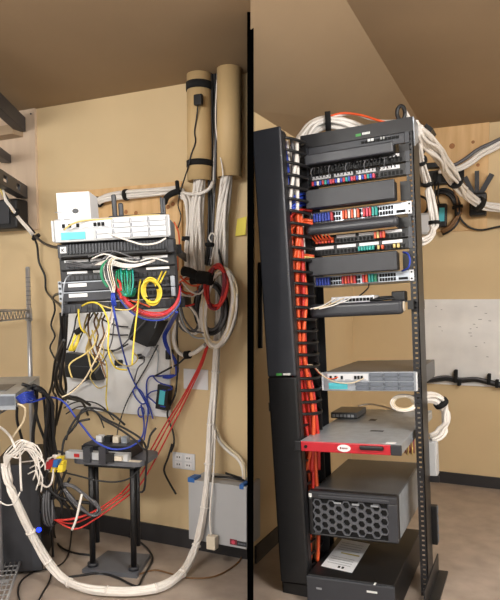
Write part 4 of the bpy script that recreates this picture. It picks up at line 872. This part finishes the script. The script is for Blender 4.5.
# dark tower with blue light
q0 = D(42, 552, 2.98); 
t = thing('computer_tower', 'dark computer tower at the lower left with a blue light', 'computer', Vector((q0.x, q0.y, 0)))
c = Vector((q0.x, q0.y, .0)); HT = D(36, 462, 2.98).z
c = c - ys * .11 + yd * .22; part('case', MB().obox(c + up * (HT / 2 + .01), ys * .11, yd * .21, up * (HT / 2 - .01)), 'black_plastic', t)
part('front_panel', MB().obox(c - yd * .215 + up * (HT / 2 + .01), ys * .108, yd * .006, up * (HT / 2 - .012)), 'charcoal', t)
part('edge_trim', MB().obox(c - yd * .222 + ys * .085 + up * (HT / 2 + .01), ys * .02, yd * .004, up * (HT / 2 - .03)), 'dark_grey', t)
p = D(38, 530, 2.96); part('light', MB().cyl(c - yd * .23 + ys * .10 + up * (p.z), c - yd * .222 + ys * .098 + up * (p.z), .012, 12), 'blue_led', t, 'glowing blue light')
for sx in (-1, 1): part('foot', MB().obox(c + ys * sx * .08 + up * .01, ys * .02, yd * .18, up * .01), 'hole_black', t)
# ---------------- floor stand
fl, frt = G(93, 570), G(134, 574); ax = (frt - fl); wS = ax.length; ax.normalize(); ay = Vector((-ax.y, ax.x, 0))
zT = (WORLD.M.to_3x3() @ D(93, 460, 1)).z
dS = (fl - CAM).dot(FW); zT = D(93, 459, dS).z + .0
t = thing('floor_stand', 'black two-post floor stand with a grey base plate', 'stand', (fl + frt) / 2)
bk = .17
m = MB().prism([fl - ax * .035 - ay * .045 , frt + ax * .035 - ay * .045, frt + ax * .01 + ay * (bk + .02), fl - ax * .01 + ay * (bk + .02)], up * .022); part('base_plate', m, 'bezel_grey', t)
for p in (fl, frt):
    po = part('post', MB().cyl(p + up * .022, p + up * zT, .0145, 14), 'black_plastic', t)
    part('collar', MB().cyl(p + up * .022, p + up * .04, .026, 14), 'charcoal', po)
    part('rear_post', MB().cyl(p + ay * .035 + ax * .008 + up * .13, p + ay * .035 + ax * .008 + up * zT, .013, 14), 'black_metal', t)
ct = (fl + frt) / 2 + ay * .06
def opoly(c, a, b, r, n=5):
    out = []
    for (sx, sy, a0) in ((1, 1, 0), (-1, 1, 90), (-1, -1, 180), (1, -1, 270)):
        for i in range(n):
            g = math.radians(a0 + 90 * i / (n - 1)); out.append(c + ax * (sx * (a - r) + r * math.cos(g)) + ay * (sy * (b - r) + r * math.sin(g)))
    return out
part('tray', MB().prism(opoly(ct + up * zT, wS / 2 + .075, .125, .05), up * .022), 'bezel_grey', t); part('tray_lip', MB().prism(opoly(ct + up * (zT - .02), wS / 2 + .04, .09, .04), up * .02), 'black_plastic', t)
zt = zT + .022
part('paper_tag', MB().obox(ct + ax * (wS / 2 + .03) - ay * .10 + up * (zt + .001), ax * .03, ay * .015, up * .001), 'beige_plastic', t)
bk_ = thing('media_box', 'black flat box with grey top on the stand tray', 'network gear', ct + up * zt)
part('body', MB().obox(ct - ax * .03 + ay * .02 + up * (zt + .026), ax * .13, ay * .075, up * .025), 'black_plastic', bk_); part('top_cover', MB().obox(ct - ax * .03 + ay * .025 + up * (zt + .054), ax * .125, ay * .07, up * .003), 'bracket', bk_)
for k in range(4): part('connector', MB().obox(ct + ax * (-.10 + .045 * k) + ay * .03 + up * (zt + .072), ax * .015, ay * .02, up * .015), ['white_card', 'black_plastic', 'beige_plastic', 'silver'][k], bk_)
ps_ = thing('power_strip', 'grey power strip with plugs on the front edge of the stand tray', 'power strip', ct - ay * .16 + up * zt)
cs = ct - ay * .10 - ax * .05 + up * (zt + .019); part('body', MB().obox(cs, ax * .16, ay * .022, up * .017), 'box_grey', ps_)
part('switch', MB().obox(cs - ax * .10 - ay * .023, ax * .013, ay * .003, up * .008), 'red_plug', ps_, 'red rocker switch')
for k, (o_, mm, hh_) in enumerate(((-.04, 'dark_grey', .035), (.04, 'bracket', .04), (.075, 'black_plastic', .02), (.12, 'beige_plastic', .010))): part('plug', MB().obox(cs + ax * o_ - ay * .026 + up * (.010 if k < 2 else 0), ax * .018, ay * .016, up * hh_), mm, ps_)
cable('grey lead entering the left end of the power strip', [cs - ax * .16, cs - ax * .18, cs - ax * .21 + up * .01, cs - ax * .24], .008, 'g_cable')
for k, h_ in enumerate((((68, 432), (76, 425), (82, 410), (95, 408), (112, 414), (125, 425)), ((66, 440), (70, 428), (80, 414), (92, 410), (104, 418), (116, 424), (131, 432), (142, 440), (147, 452), (146, 470), (144, 490), (138, 492)), ((62, 455), (64, 440), (72, 430), (78, 422), (90, 419)), ((100, 418), (118, 428), (135, 440), (146, 450), (150, 436), (156, 428)))):
    cable('black cable looping over the stand tray, ' + ['low arc over the back', 'long one hanging past the right post', 'short one at the left end', 'one crossing to the right'][k], [D(x, y, 2.82 + .01 * i) for i, (x, y) in enumerate(h_)], .0065, 'k_cable', group='black cables over the stand tray')
cable('dark cable sagging between the stand posts', [D(62, 472, 2.9), D(75, 475, 2.88), D(95, 480, 2.86), D(115, 482, 2.86), D(130, 478, 2.88), D(140, 468, 2.92)], .0055, 'k_cable')
# grey coil hanging left of the stand
t = thing('cable_coil', 'grey looped cable hank tied with a white tie left of the stand', 'cable coil', D(80, 515, 2.86))
for k in range(8):
    j_ = lambda w=1.6: random.uniform(-w, w); q = [D(x + j_(), y + j_(), d + j_(.02)) for x, y, d in ((64, 484, 2.86), (74, 487, 2.85), (85, 496, 2.84), (95, 503, 2.84), (99, 511, 2.85), (92, 515, 2.86), (82, 509, 2.87), (72, 499, 2.87), (65, 489, 2.87))]
    part('turn', MB().tube(q, .0042, 5), 'g_cable', t)
part('tie', MB().tube([D(82, 494, 2.82), D(79, 507, 2.81), D(76, 520, 2.81), D(72, 530, 2.82)], .0055, 6), 'w_cable', t)
t = thing('cable_coil', 'dark grey cable hank hanging beside the black tower', 'cable coil', D(50, 525, 2.9))
for k in range(7): part('turn', MB().tube([D(44 + k, 490, 2.9), D(42 + k * 1.3, 505, 2.88), D(43 + k * 1.5, 520, 2.88), D(48 + k, 526, 2.9), D(53 + k * .4, 518, 2.92), D(50 + k * .6, 505, 2.92), D(46 + k, 492, 2.92)], .0042, 5), 'g_cable' if k % 2 else 'k_cable', t)
# black tangle between tower and stand
tg = [((34, 455), (45, 475), (55, 495), (70, 508)), ((52, 458), (58, 480), (64, 500), (72, 515)), ((60, 462), (55, 490), (62, 505), (60, 520)), ((40, 470), (52, 492), (68, 500), (90, 503)), ((66, 470), (58, 490), (48, 505), (40, 512)), ((70, 478), (62, 492), (52, 500), (44, 508)), ((48, 470), (44, 490), (50, 505), (46, 520)), ((30, 455), (38, 490), (44, 500), (56, 510)), ((57, 470), (66, 495), (78, 512), (88, 515))]
for k, h_ in enumerate(tg): cable('black cable tangled between tower and stand, ' + ['nearest the tower top', 'below the yellow plugs', 'bowing back left', 'reaching to the stand post', 'sloping down left', 'sloping left under the hank', 'beside the dark hank', 'rising along the tower', 'sloping right past the hank'][k], [D(x, y, 2.88 + .015 * i) for i, (x, y) in enumerate(h_)], .008 if k % 3 else .010, 'k_cable', group='black tangle by the tower')
# floor cables
def fc_(label, pts, r, m): cable(label, [G(x, y, r + .001) if not isinstance(z, float) else D(x, y, z) for x, y, *zz in pts for z in [zz[0] if zz else None]], r, m)
fc_('black cable lying on the floor from the tangle to the stand base', [(53, 520, 2.95), (55, 537), (61, 547), (75, 553), (92, 555)], .007, 'k_cable')
fc_('black cable lying on the floor under the left of the stand base', [(52, 522, 2.93), (53, 555), (56, 573), (65, 577), (80, 575.5), (100, 573), (118, 578), (130, 584), (138, 586), (143, 577), (152, 561), (150, 552), (140, 542), (128, 536)], .007, 'k_cable')
fc_('grey cable dropping from the dark hank onto the floor', [(52, 500, 2.9), (52, 525, 2.9), (46, 540), (36, 552), (22, 548)], .005, 'g_cable')
fc_('thin black cable circling on the floor left of the white trunk', [(72, 528), (68, 555), (56, 567), (36, 571), (22, 580), (18, 592), (22, 606)], .005, 'k_cable')
fc_('thin black cable slipping under the white trunk to the front', [(52, 570), (49, 582), (42, 594), (36, 606)], .005, 'k_cable')
fc_('thin dark cable lying on the floor toward the grey wall cabinet', [(140, 574), (155, 570), (172, 574), (190, 578), (212, 577), (228, 570), (240, 560), (243, 550)], .005, 'brown_cable')
# red cables
for k, o_ in enumerate((0, 2.2, 5.0)):
    cable('long red cable slanting from the coils to the floor tangle, ' + ['upper left strand', 'middle strand', 'lower right strand'][k], [wl(207 + o_ * .3, 344, .12), wl(199 + o_ * .5, 366, .06), wl(182 + o_ * .9, 398, .05), wl(165 + o_ * 1.6, 425, .08), wl(146 + o_ * 2.0, 458, .2), wl(128 + o_ * 2.2, 486, .32), D(108 + o_ * 2, 503, 2.98), D(88 + o_ * 1.5, 514 + o_, 2.92), D(70 + o_, 519 + o_ * 2, 2.9), D(55, 520, 2.9)], .0055, 'r_cable', group='red cables to the floor')
cable('red cable running flat from the tangle behind the tie', [D(54, 520, 2.88), D(66, 520, 2.87), D(80, 517.5, 2.87), D(96, 511, 2.88)], .005, 'r_cable')
# ---------------- wall plates, note, card, cabinet
u0, u1, z0, z1 = rect(WL, 184, 368.5, 208.5, 390, 0)
solo('wall_card', MB().rbox(u0, u1, -.006, -.001, z0, z1, .001, 1), 'paper', 'blank white card on the wall right of the backboard', 'card', WL)
u0, u1, z0, z1 = rect(WL, 173, 451.5, 195.5, 470.5, 0)
t = thing('outlet_plate', 'white four-socket wall plate above the baseboard', 'wall plate', (u0, 0, z0), WL); part('plate', MB().rbox(u0, u1, -.008, -.001, z0, z1, .003), 'white_metal', t)
for i in (0, 1):
    for j in (0, 1):
        cx = u0 + (u1 - u0) * (.28 + .44 * i); cz = z0 + (z1 - z0) * (.28 + .44 * j); so = part('socket', MB().rbox(cx - .022, cx + .022, -.010, -.008, cz - .016, cz + .016, .004), 'white_card', t); m = MB()
        for dx in (-.010, .004): m.box(cx + dx, cx + dx + .006, -.0108, -.010, cz - .004, cz + .005)
        part('slots', m, 'dark_grey', so)
u0, u1, z0, z1 = rect(WL, 237.5, 219, 246.8, 236, 0); solo('sticky_note', MB().prism([(u0, -.001, z1), (u1, -.001, z1 + .01), (u1 - .0, -.018, z0 + .004), (u0 - .006, -.014, z0)], (0, -.0012, 0)), 'yellow_note', 'yellow sticky note on the wall beside the partition', 'sticky note', WL)
off = .17; u0 = WL.loc(188.5, 500, -off).x; u1 = WL.loc(246.6, 500, -off).x; zt = WL.loc(216, 483.5, -off).z; z0 = WL.loc(216, 544, -off).z
t = thing('wall_cabinet', 'light grey metal cabinet on the wall by the partition near the floor', 'cabinet', (u0, -off, z0), WL)
part('body', MB().rbox(u0, u1, -off + .006, -.001, z0 + .004, zt, .004), 'grey_enamel', t); part('front_cover', MB().rbox(u0, u1, -off, -off + .006, z0, zt + .002, .003), 'grey_enamel', t)
ql = WL.loc(230, 541, -off); qr = WL.loc(246.4, 544, -off)
part('badge', MB().box(ql.x, ql.x + .038, -off - .002, -off, z0 + .012, z0 + .040), 'dark_red', t, 'dark red emblem square')
part('badge_strip', MB().box(ql.x + .038, qr.x, -off - .002, -off, z0 + .012, z0 + .036), 'charcoal', t); m = MB(); m.cyl((ql.x + .019, -off - .004, z0 + .026), (ql.x + .019, -off - .002, z0 + .026), .010, 12); part('emblem', m, 'pink_cable', t)
m = MB()
for k in range(6): m.box(ql.x + .045 + k * .008, ql.x + .050 + k * .008, -off - .003, -off - .002, z0 + .020, z0 + .028)
part('badge_print', m, 'silver_dark', t)
for (x, w_) in ((195, .02), (245, .012)):
    q = WL.loc(x, 478, -off + .04); part('tape', MB().rbox(q.x - w_, q.x + w_, -off - .002, -off + .07, zt - .012, zt + .012, .003), 'blue_tape', t, 'blue tape')
cable('black cable loop lying on top of the grey cabinet', [WL.w(u0 + .08, -.10, zt + .012), WL.w(u0 + .14, -.13, zt + .022), WL.w(u0 + .22, -.14, zt + .03), WL.w(u0 + .28, -.10, zt + .012), WL.w(u0 + .22, -.06, zt + .012), WL.w(u0 + .15, -.05, zt + .02)], .008, 'k_cable')
bundle('white cables leaving the trunk toward the right end of the cabinet', [wl(213, 425, .10), wl(219, 440, .08), wl(228, 450, .06), wl(237, 457, .06), wl(243, 466, .07), wl(245, 480, .09)], .012, ['w_cable', 'w_cable', 'cream_cable'], .008, twist=.5)
t = thing('wall_adapter', 'beige adapter block hanging at the bottom of the grey cabinet', 'adapter', wl(211, 551, .21)); u0, u1, z0, z1 = rect(WL, 206, 536, 215, 551, -.22)
part('body', MB().rbox(u0, u1, YL - .22, YL - .18, z0, z1, .005), 'beige_plastic', t); part('lead', MB().tube([wl(211, 536, .20), wl(210, 515, .20), wl(212, 490, .20), wl(214, 465, .14), wl(215, 430, .11)], .005, 6), 'w_cable', t)
cable('thin dark wire end sticking out of the wall below the socket plate', [wl(172, 444, .05), wl(168, 458, .05), wl(164, 470, .05), wl(169, 482, .06), wl(176, 494, .08)], .007, 'k_cable')
# ---------------- things on the backboard
u0, u1, z0, z1 = rect(WL, 68, 354, 96, 378, -.06)
t = thing('router_box', 'black router box hung low on the left of the backboard', 'router', ((u0 + u1) / 2, -.03, z0), WL)
m = MB(); m.prism([(u0, -.09, z0), (u1 + .03, -.09, z0 - .01), (u1 - .03, -.09, z1), (u0 + .005, -.09, z1 + .01)], (0, .074, 0)); part('body', m, 'black_plastic', t)
part('seam', MB().box(u0 + .01, u1 - .0, -.092, -.09, (z0 + z1) / 2 - .002, (z0 + z1) / 2 + .002), 'dark_grey', t)
def tilted(name, label, pts, v0, th, m, cat='network gear'):
    P_ = [WL.loc(x, y, v0) for x, y in pts]; return solo(name, MB().prism(P_, (0, th, 0)), m, label, cat, WL)
tilted('tilted_modem', 'black tilted modem hung on the backboard under the wall rack', [(135, 313), (160, 321), (147, 347), (128, 339)], -.10, .083, 'black_plastic')
tilted('conduit_strip', 'white slanted cable raceway on the backboard', [(160, 322), (166, 318), (146, 357), (141, 355)], -.05, .03, 'white_metal', 'raceway')
solo('small_plug', MB().rbox(WL.loc(166, 352, -.06).x, WL.loc(170, 352, -.06).x, -.07, -.02, WL.loc(168, 359.5, -.06).z, WL.loc(168, 350, -.06).z, .005), 'black_plastic', 'small black plug hanging on the right of the backboard', 'plug', WL)
solo('cable_clamp', MB().rbox(WL.loc(137.5, 354, -.05).x, WL.loc(142, 354, -.05).x, -.06, -.016, WL.loc(139, 359, -.05).z, WL.loc(139, 354, -.05).z, .006), 'black_plastic', 'small black clamp in the middle of the backboard', 'clamp', WL)
solo('cable_clamp', MB().rbox(WL.loc(115, 360, -.05).x, WL.loc(119.5, 360, -.05).x, -.06, -.016, WL.loc(117, 366, -.05).z, WL.loc(117, 360, -.05).z, .006), 'black_plastic', 'small black clamp near the yellow cable end on the backboard', 'clamp', WL)
t = thing('power_injector', 'black power brick with a cyan label on the right edge of the backboard', 'power adapter', WL.loc(164, 410, -.05), WL)
c = WL.loc(164.2, 397, -.055); d_ = (WL.loc(165.5, 385, -.055) - WL.loc(163, 409, -.055)); L = d_.length / 2; d_.normalize(); sx_ = d_.cross(Vector((0, 1, 0)))
part('body', MB().obox(c, sx_ * .034, Vector((0, .022, 0)), d_ * L), 'black_plastic', t); part('label', MB().obox(c - Vector((0, .0225, 0)), sx_ * .017, Vector((0, .001, 0)), d_ * (L * .58)), 'cyan_label', t, 'cyan sticker')
part('lead', MB().tube([wl(163, 409, .055), wl(162.5, 416, .06), wl(157, 424, .06), wl(146, 432, .08), wl(136, 441, .15), wl(128, 449, .3)], .007, 6), 'k_cable', t)
# ---------------- cables on and below the wall rack (v is the distance before the rack face)
f = lambda x, y, v=.08: FL.at(x, y, -v)
def fcab(label, pts, r, m, group=None): return cable(label, [f(*p) for p in pts], r * .78, m, group)
t = thing('cable_hank', 'green patch cables looping in front of the lower patch panel', 'cables', FL.loc(128, 296, -.08), FL)
for k in range(9):
    x = 118 + k * 1.9; q = [FL.loc(x, 272, -.01), FL.loc(x - 1, 271 - k % 3, -.06), FL.loc(x - 2 + k % 3, 281, -.08), FL.loc(121 + k * 1.3, 290 + (k * 5 % 6), -.09), FL.loc(130 + (k % 4), 296 - k % 3, -.08), FL.loc(136, 288 + k % 4, -.06)]
    part('cable', MB().tube(q, .0034, 6), ('gr_cable', 'gr_cable', 'teal_cable')[k % 3], t)
for k in range(3): fcab('green cable arching over the modem ends, ' + ['inner', 'middle', 'outer'][k], [(112, 259 + k, .03), (106 - k, 261 + k, .08), (102 - k * .7, 270, .10), (103 - k * .6, 279, .10), (108 - k * .5, 287, .10)], .005, 'gr_cable', 'green arching cables')
for k in range(5): fcab('pale cable arching down over the modem ends, ' + ['first', 'second', 'third', 'fourth', 'fifth'][k] + ' from the left', [(118 + k * 2, 258 + k * .8, .04), (109 + k * 1.5, 256.5 + k * .6, .07), (104 + k * 1.9, 266, .08), (105 + k * 2, 277, .09), (109 + k * 1.5, 286, .09), (112 + k * .6, 293, .09)], .0032, ('w_cable', 'g_cable', 'w_cable', 'cream_cable', 'w_cable')[k], 'white arching cables')
for k in range(4): fcab('white cable sweeping right across the patch panels, ' + ['topmost', 'second', 'third', 'lowest'][k], [(100 - k * 4, 262 + k, .05), (110, 260 + k * 1.5, .07), (122, 263.5 + k * 1.2, .09), (135, 264.5 + k * .8, .09), (147, 262 + k * .5, .08), (155, 259.5 + k * .4, .05)], .0034, 'w_cable', 'white sweeping cables')
for k in range(3): fcab('grey cable drooping across the upper patch panel, ' + ['upper', 'middle', 'lower'][k], [(66, 262 + k * 2, .02), (76, 262 + k * 2, .05), (88, 265 + k, .06), (98, 262, .06), (108, 255 + k, .06), (114, 252 + k * 2, .05)], .0035, 'g_cable', 'grey drooping cables')
fcab('grey wire rising along the modems at the left end of the wall rack', [(62, 316, .06), (62.5, 300, .07), (64, 285, .07), (67, 277, .06), (72, 274, .02)], .004, 'silver')
rd = ['r_cable', 'pink_cable', 'r_cable', 'dark_red', 'g_cable', 'b_cable']
for k, c in enumerate(rd): fcab(('red', 'pink', 'red', 'dark red', 'grey', 'blue')[k] + ' cable in the bunch sagging under the wall rack, ' + ['topmost', 'second', 'third', 'fourth', 'fifth', 'lowest'][k], [(114, 277 + k * 3, .04), (118, 286 + k * 2.2, .08), (125, 297.5 + k * 1.7, .09), (134, 306 + k * 1.7, .09), (148, 312 + k * 1.6, .08), (163, 312 + k * 1.5, .08), (173, 306 + k * 1.2, .07), (178 + k * .4, 297 + k, .05), (180, 286, .02)], .0042, c, 'sagging bunch under the wall rack')
for k in range(3): fcab('blue cable end tucked under the red plugs, ' + ['left', 'middle', 'right'][k], [(112 + k, 293, .10), (111.5 + k * 1.6, 299, .11), (113 + k * 1.5, 306, .10)], .0055, 'b_cable', 'blue ends')
for k in range(2): fcab('red cable end at the modems, ' + ['upper', 'lower'][k], [(116, 278 + k * 12, .05), (120, 283 + k * 10, .10), (121, 291 + k * 8, .11)], .007, 'r_cable', 'red ends')
t = thing('cable_coil', 'bright yellow cable coil hanging on the front of the wall rack', 'cable coil', FL.loc(151, 306, -.11), FL)
for k in range(12):
    q = [FL.loc(151.5 + (6.2 + (k % 6) * .75) * math.cos(a_) + 1.2 * math.sin(a_), 291.5 + (10.5 + (k % 5) * .8) * math.sin(a_), -.10 - .004 * k) for a_ in [2 * math.pi * i / 16 for i in range(17)]]
    part('turn', MB().tube(q, .0034, 6), 'y_cable', t)
for (x, y, xb, yb) in ((158, 286, 160.5, 289), (145.5, 299.5, 147, 302)): part('tie', MB().cyl(FL.loc(x - 1.5, y, -.13), FL.loc(x + 3, yb - 2, -.13), .011, 10), 'velcro', t)
for k in range(2): part('tail', MB().tube([FL.loc(157 + k * 3, 283, -.11), FL.loc(160 + k * 3.5, 276, -.08), FL.loc(162 + k * 4, 271.5, -.01)], .0035, 6), 'y_cable', t)
fcab('yellow cable dropping straight down beside the yellow coil', [(140.5, 280, .04), (139, 290, .10), (138, 305, .10), (135.5, 325, .12), (133.5, 345, .14), (132, 365, .16)], .0052, 'y_cable')
fcab('yellow cable arching from the bottom duct toward the backboard', [(82, 306, .06), (88, 303, .10), (95, 302.5, .12), (101, 306, .12), (106, 315, .12), (109, 327, .12), (108, 345, .12), (110, 358, .12), (116, 368, .08), (127, 370, .02)], .0055, 'y_cable')
fcab('pale yellow cable lying along the bottom duct of the wall rack', [(95, 303, .08), (108, 307.5, .10), (122, 310, .10), (132, 308.5, .10), (140, 301, .08)], .0045, 'pale_y_cable')
fcab('yellow cable hanging under the left of the bottom duct', [(78.5, 309, .05), (79, 320, .05), (81, 328, .04), (85, 333, .03)], .0055, 'y_cable')
t = thing('cable_coil', 'narrow yellow cable hank hanging on the left of the backboard', 'cable coil', FL.loc(73, 352, .02), FL)
for k in range(6): part('turn', MB().tube([FL.loc(78, 331, .02), FL.loc(75 - k * .3, 338, -.01), FL.loc(69 + k * .6, 350, .0), FL.loc(73 + k * .5, 348, .02), FL.loc(78 + k * .2, 338, .03), FL.loc(79, 331, .03)], .0035, 6), 'y_cable', t)
part('tie', MB().cyl(FL.loc(77, 329, 0), FL.loc(80, 333, 0), .018, 10), 'velcro', t)
fcab('beige cable curving down over the black router box', [(97, 335, .0), (94, 345, .02), (85, 354, .04), (73, 361, .05), (69, 367, .05), (72, 378, .04)], .0052, 'pale_y_cable')
fcab('long beige cable slanting from the modems to the stand', [(114, 295, .10), (112, 310, .10), (107, 330, .10), (100, 350, .10), (91, 368, .08), (84, 380, .05), (72, 392, .04), (62, 397, .04)], .005, 'cream_cable')
bc = [((90, 312), (88, 325), (90, 340), (95, 355), (105, 365)), ((94, 312), (99, 325), (92, 335), (90, 350), (96, 362)), ((98, 313), (94, 322), (98, 335), (96, 345), (101, 362)), ((102, 313), (96, 330), (90, 338), (88, 352), (92, 372)), ((106, 314), (102, 322), (104, 335), (98, 350), (106, 378)), ((88, 314), (84, 328), (89, 338), (86, 350), (89, 356))]
for k, h_ in enumerate(bc): fcab(('brown' if k % 2 == 0 else 'tan') + ' cable in the knot below the wall rack, ' + ['longest', 'curling in', 'straightest', 'bowing left', 'rightmost', 'leftmost'][k], [(x, y, -.12 + .03 * (i % 3)) for i, (x, y) in enumerate(h_)], .006, 'brown_cable' if k % 2 == 0 else 'pale_y_cable', 'brown knot')
for k, h_ in enumerate((((100, 318), (108, 322), (118, 326), (128, 327)), ((96, 346), (105, 350), (116, 350), (128, 344)), ((104, 333), (116, 335), (128, 335)), ((74, 352), (80, 338), (88, 322), (94, 312)), ((67, 350), (74, 330), (76, 318), (80, 311)))):
    cable('thin black cable on the backboard, ' + ['upper right of the knot', 'bowing under the knot', 'level with the tilted modem', 'slanting up from the router box', 'steep one at the left edge'][k], [wl(x, y, .05) for x, y in h_], .0055, 'k_cable', 'thin black backboard cables')
cable('long dark wire slanting across the lower backboard to the stand', [wl(158, 345, .04), wl(146, 368, .03), wl(136, 385, .03), wl(126, 404, .04), wl(119, 425, .1), wl(117, 436, .2)], .0045, 'k_cable')
cable('grey wire running down from the tilted modem', [wl(148, 318, .11), wl(135, 332, .12), wl(122, 346, .08), wl(112, 352, .05)], .005, 'g_cable')
cable('thin grey wire hanging right of the tilted modem', [wl(157, 320, .11), wl(153, 337, .08), wl(152, 345, .04), wl(158, 352, .03), wl(157, 375, .03)], .004, 'silver')
cable('blue cable crossing the backboard from the modems to its lower edge', [f(113, 306, .10), f(117, 325, .05), wl(121, 343, .2), wl(127, 365, .08), wl(134, 382, .04), wl(141, 394, .03), wl(147, 405, .03), wl(149, 414, .03)], .0055, 'b_cable')
for k in range(3): cable('thick blue cable bowing down the right of the backboard, ' + ['left strand', 'middle strand', 'right strand'][k], [f(176 + k * .7, 312, .02), wl(168 + k * 1.5, 326, .2), wl(163 + k * 1.4, 337, .10), wl(167 + k * 1.3, 350, .07), wl(174 + k, 360, .06), wl(176 + k, 372, .05), wl(174 - k * 2, 376 + k, .05), wl(163, 376.5 + k * .6, .04)], .005, 'b_cable', 'thick blue cables')
cable('blue cable looping left from the power brick', [wl(174, 375, .05), wl(160, 376, .04), wl(150, 376.5, .04), wl(146.5, 384, .03), wl(147, 398, .03), wl(148, 414, .03), wl(146, 428, .06), wl(144, 440, .12)], .0055, 'b_cable')
cable('blue cable oval loop on the lower backboard', [wl(147, 402, .035), wl(142, 404, .035), wl(136, 398, .035), wl(133, 391, .035), wl(136, 388, .035), wl(141, 391, .035), wl(145, 398, .035), wl(150, 408, .035), wl(153, 419, .035)], .005, 'b_cable')
cable('small blue cable ring at the lower edge of the backboard', loop_pts(lambda x, y, i: wl(x, y, .04), 141, 412, 3, 5, 1.0, jit=.1), .005, 'b_cable')
cable('thin blue cable fanning to the power brick, upper', [wl(146, 397, .04), wl(151, 392, .05), wl(160, 390, .07), wl(166, 391, .08)], .0045, 'b_cable')
cable('thin blue cable fanning to the power brick, lower', [wl(147, 396, .04), wl(152, 400, .05), wl(158, 405, .07), wl(165, 407, .08)], .0045, 'b_cable')
cable('blue cable arching over the top of the power brick', [wl(153, 376, .04), wl(157, 381, .05), wl(163, 384, .08), wl(170, 386, .08), wl(172, 389, .06), wl(168, 390, .08)], .0045, 'b_cable')
cable('long black cable dropping right of the power brick', [f(178, 310, .0), wl(177, 335, .15), wl(178, 358, .07), wl(177, 378, .05), wl(175, 395, .04), wl(168, 410, .04), wl(168, 418, .04), wl(173, 432, .04), wl(174, 443, .05), wl(171, 452, .05)], .0068, 'k_cable')

# ---------------- more of the thin clutter
ex = [('thin yellow cable curving across the white backboard under the knot', ((100, 340), (104, 352), (98, 366), (90, 376), (98, 388), (107, 385)), 'pale_y_cable'),
      ('thin yellow cable hanging from the knot to the backboard foot', ((92, 330), (97, 348), (106, 362), (107, 380), (106, 400), (108, 411)), 'y_cable'),
      ('pale yellow cable looping left of the middle clamp', ((110, 350), (118, 362), (130, 366), (138, 358), (132, 352)), 'pale_y_cable'),
      ('thin grey cable sagging over the lower left of the backboard', ((70, 392), (80, 384), (92, 376), (104, 360), (112, 340), (114, 318)), 'g_cable'),
      ('thin grey cable bent like a hook beside the raceway', ((134, 382), (138, 368), (144, 362), (143, 356), (138, 357)), 'g_cable'),
      ('thin white cable dropping along the right edge of the backboard', ((171, 318), (169, 335), (171, 352), (173, 368)), 'w_cable'),
      ('thin black cable bowing over the foot of the backboard', ((64, 408), (76, 402), (92, 402), (104, 408), (114, 420)), 'k_cable'),
      ('second thin black cable bowing over the foot of the backboard, lower', ((66, 414), (78, 407), (90, 408), (99, 416), (104, 428)), 'k_cable')]
for lb, pts_, c in ex: cable(lb, [wl(x, y, .06 + .012 * i) for i, (x, y) in enumerate(pts_)], .0046, c)
ex = [('thin white cable crossing the upper patch panel to the right end', ((92, 259), (104, 254), (118, 258), (135, 262), (152, 258), (168, 262)), 'w_cable'),
      ('thin grey cable resting over the slotted duct', ((88, 257), (100, 253), (112, 251), (126, 255), (140, 261)), 'g_cable'),
      ('thin white cable hanging from the modem ends past the bottom duct', ((110, 286), (113, 296), (114, 308), (111, 324), (106, 338)), 'w_cable'),
      ('thin orange cable between the red ends and the yellow coil', ((122, 292), (130, 300), (140, 303), (150, 307)), 'o_cable')]
for lb, pts_, c in ex: cable(lb, [f(x, y, .05 + .008 * i) for i, (x, y) in enumerate(pts_)], .0038, c)
ex = [('thin orange cable hooking from the wall rack into the coils', ((180, 276), (187, 283), (196, 286), (204, 281)), 'o_cable'),
      ('thin white cable hooking below the strap bunch', ((182, 282), (190, 291), (199, 294), (205, 288)), 'w_cable'),
      ('thin red cable stub beside the wall rack', ((180, 305), (187, 306), (194, 304)), 'r_cable'),
      ('thin grey cable bowing from the wall rack to the dark coil', ((180, 300), (184, 318), (193, 330), (204, 333)), 'g_cable'),
      ('second grey cable bowing from the wall rack to the dark coil, lower', ((179, 306), (184, 325), (194, 337), (207, 338)), 'silver')]
for lb, pts_, c in ex: cable(lb, [wl(x, y, .2) for i, (x, y) in enumerate(pts_)], .006, c)
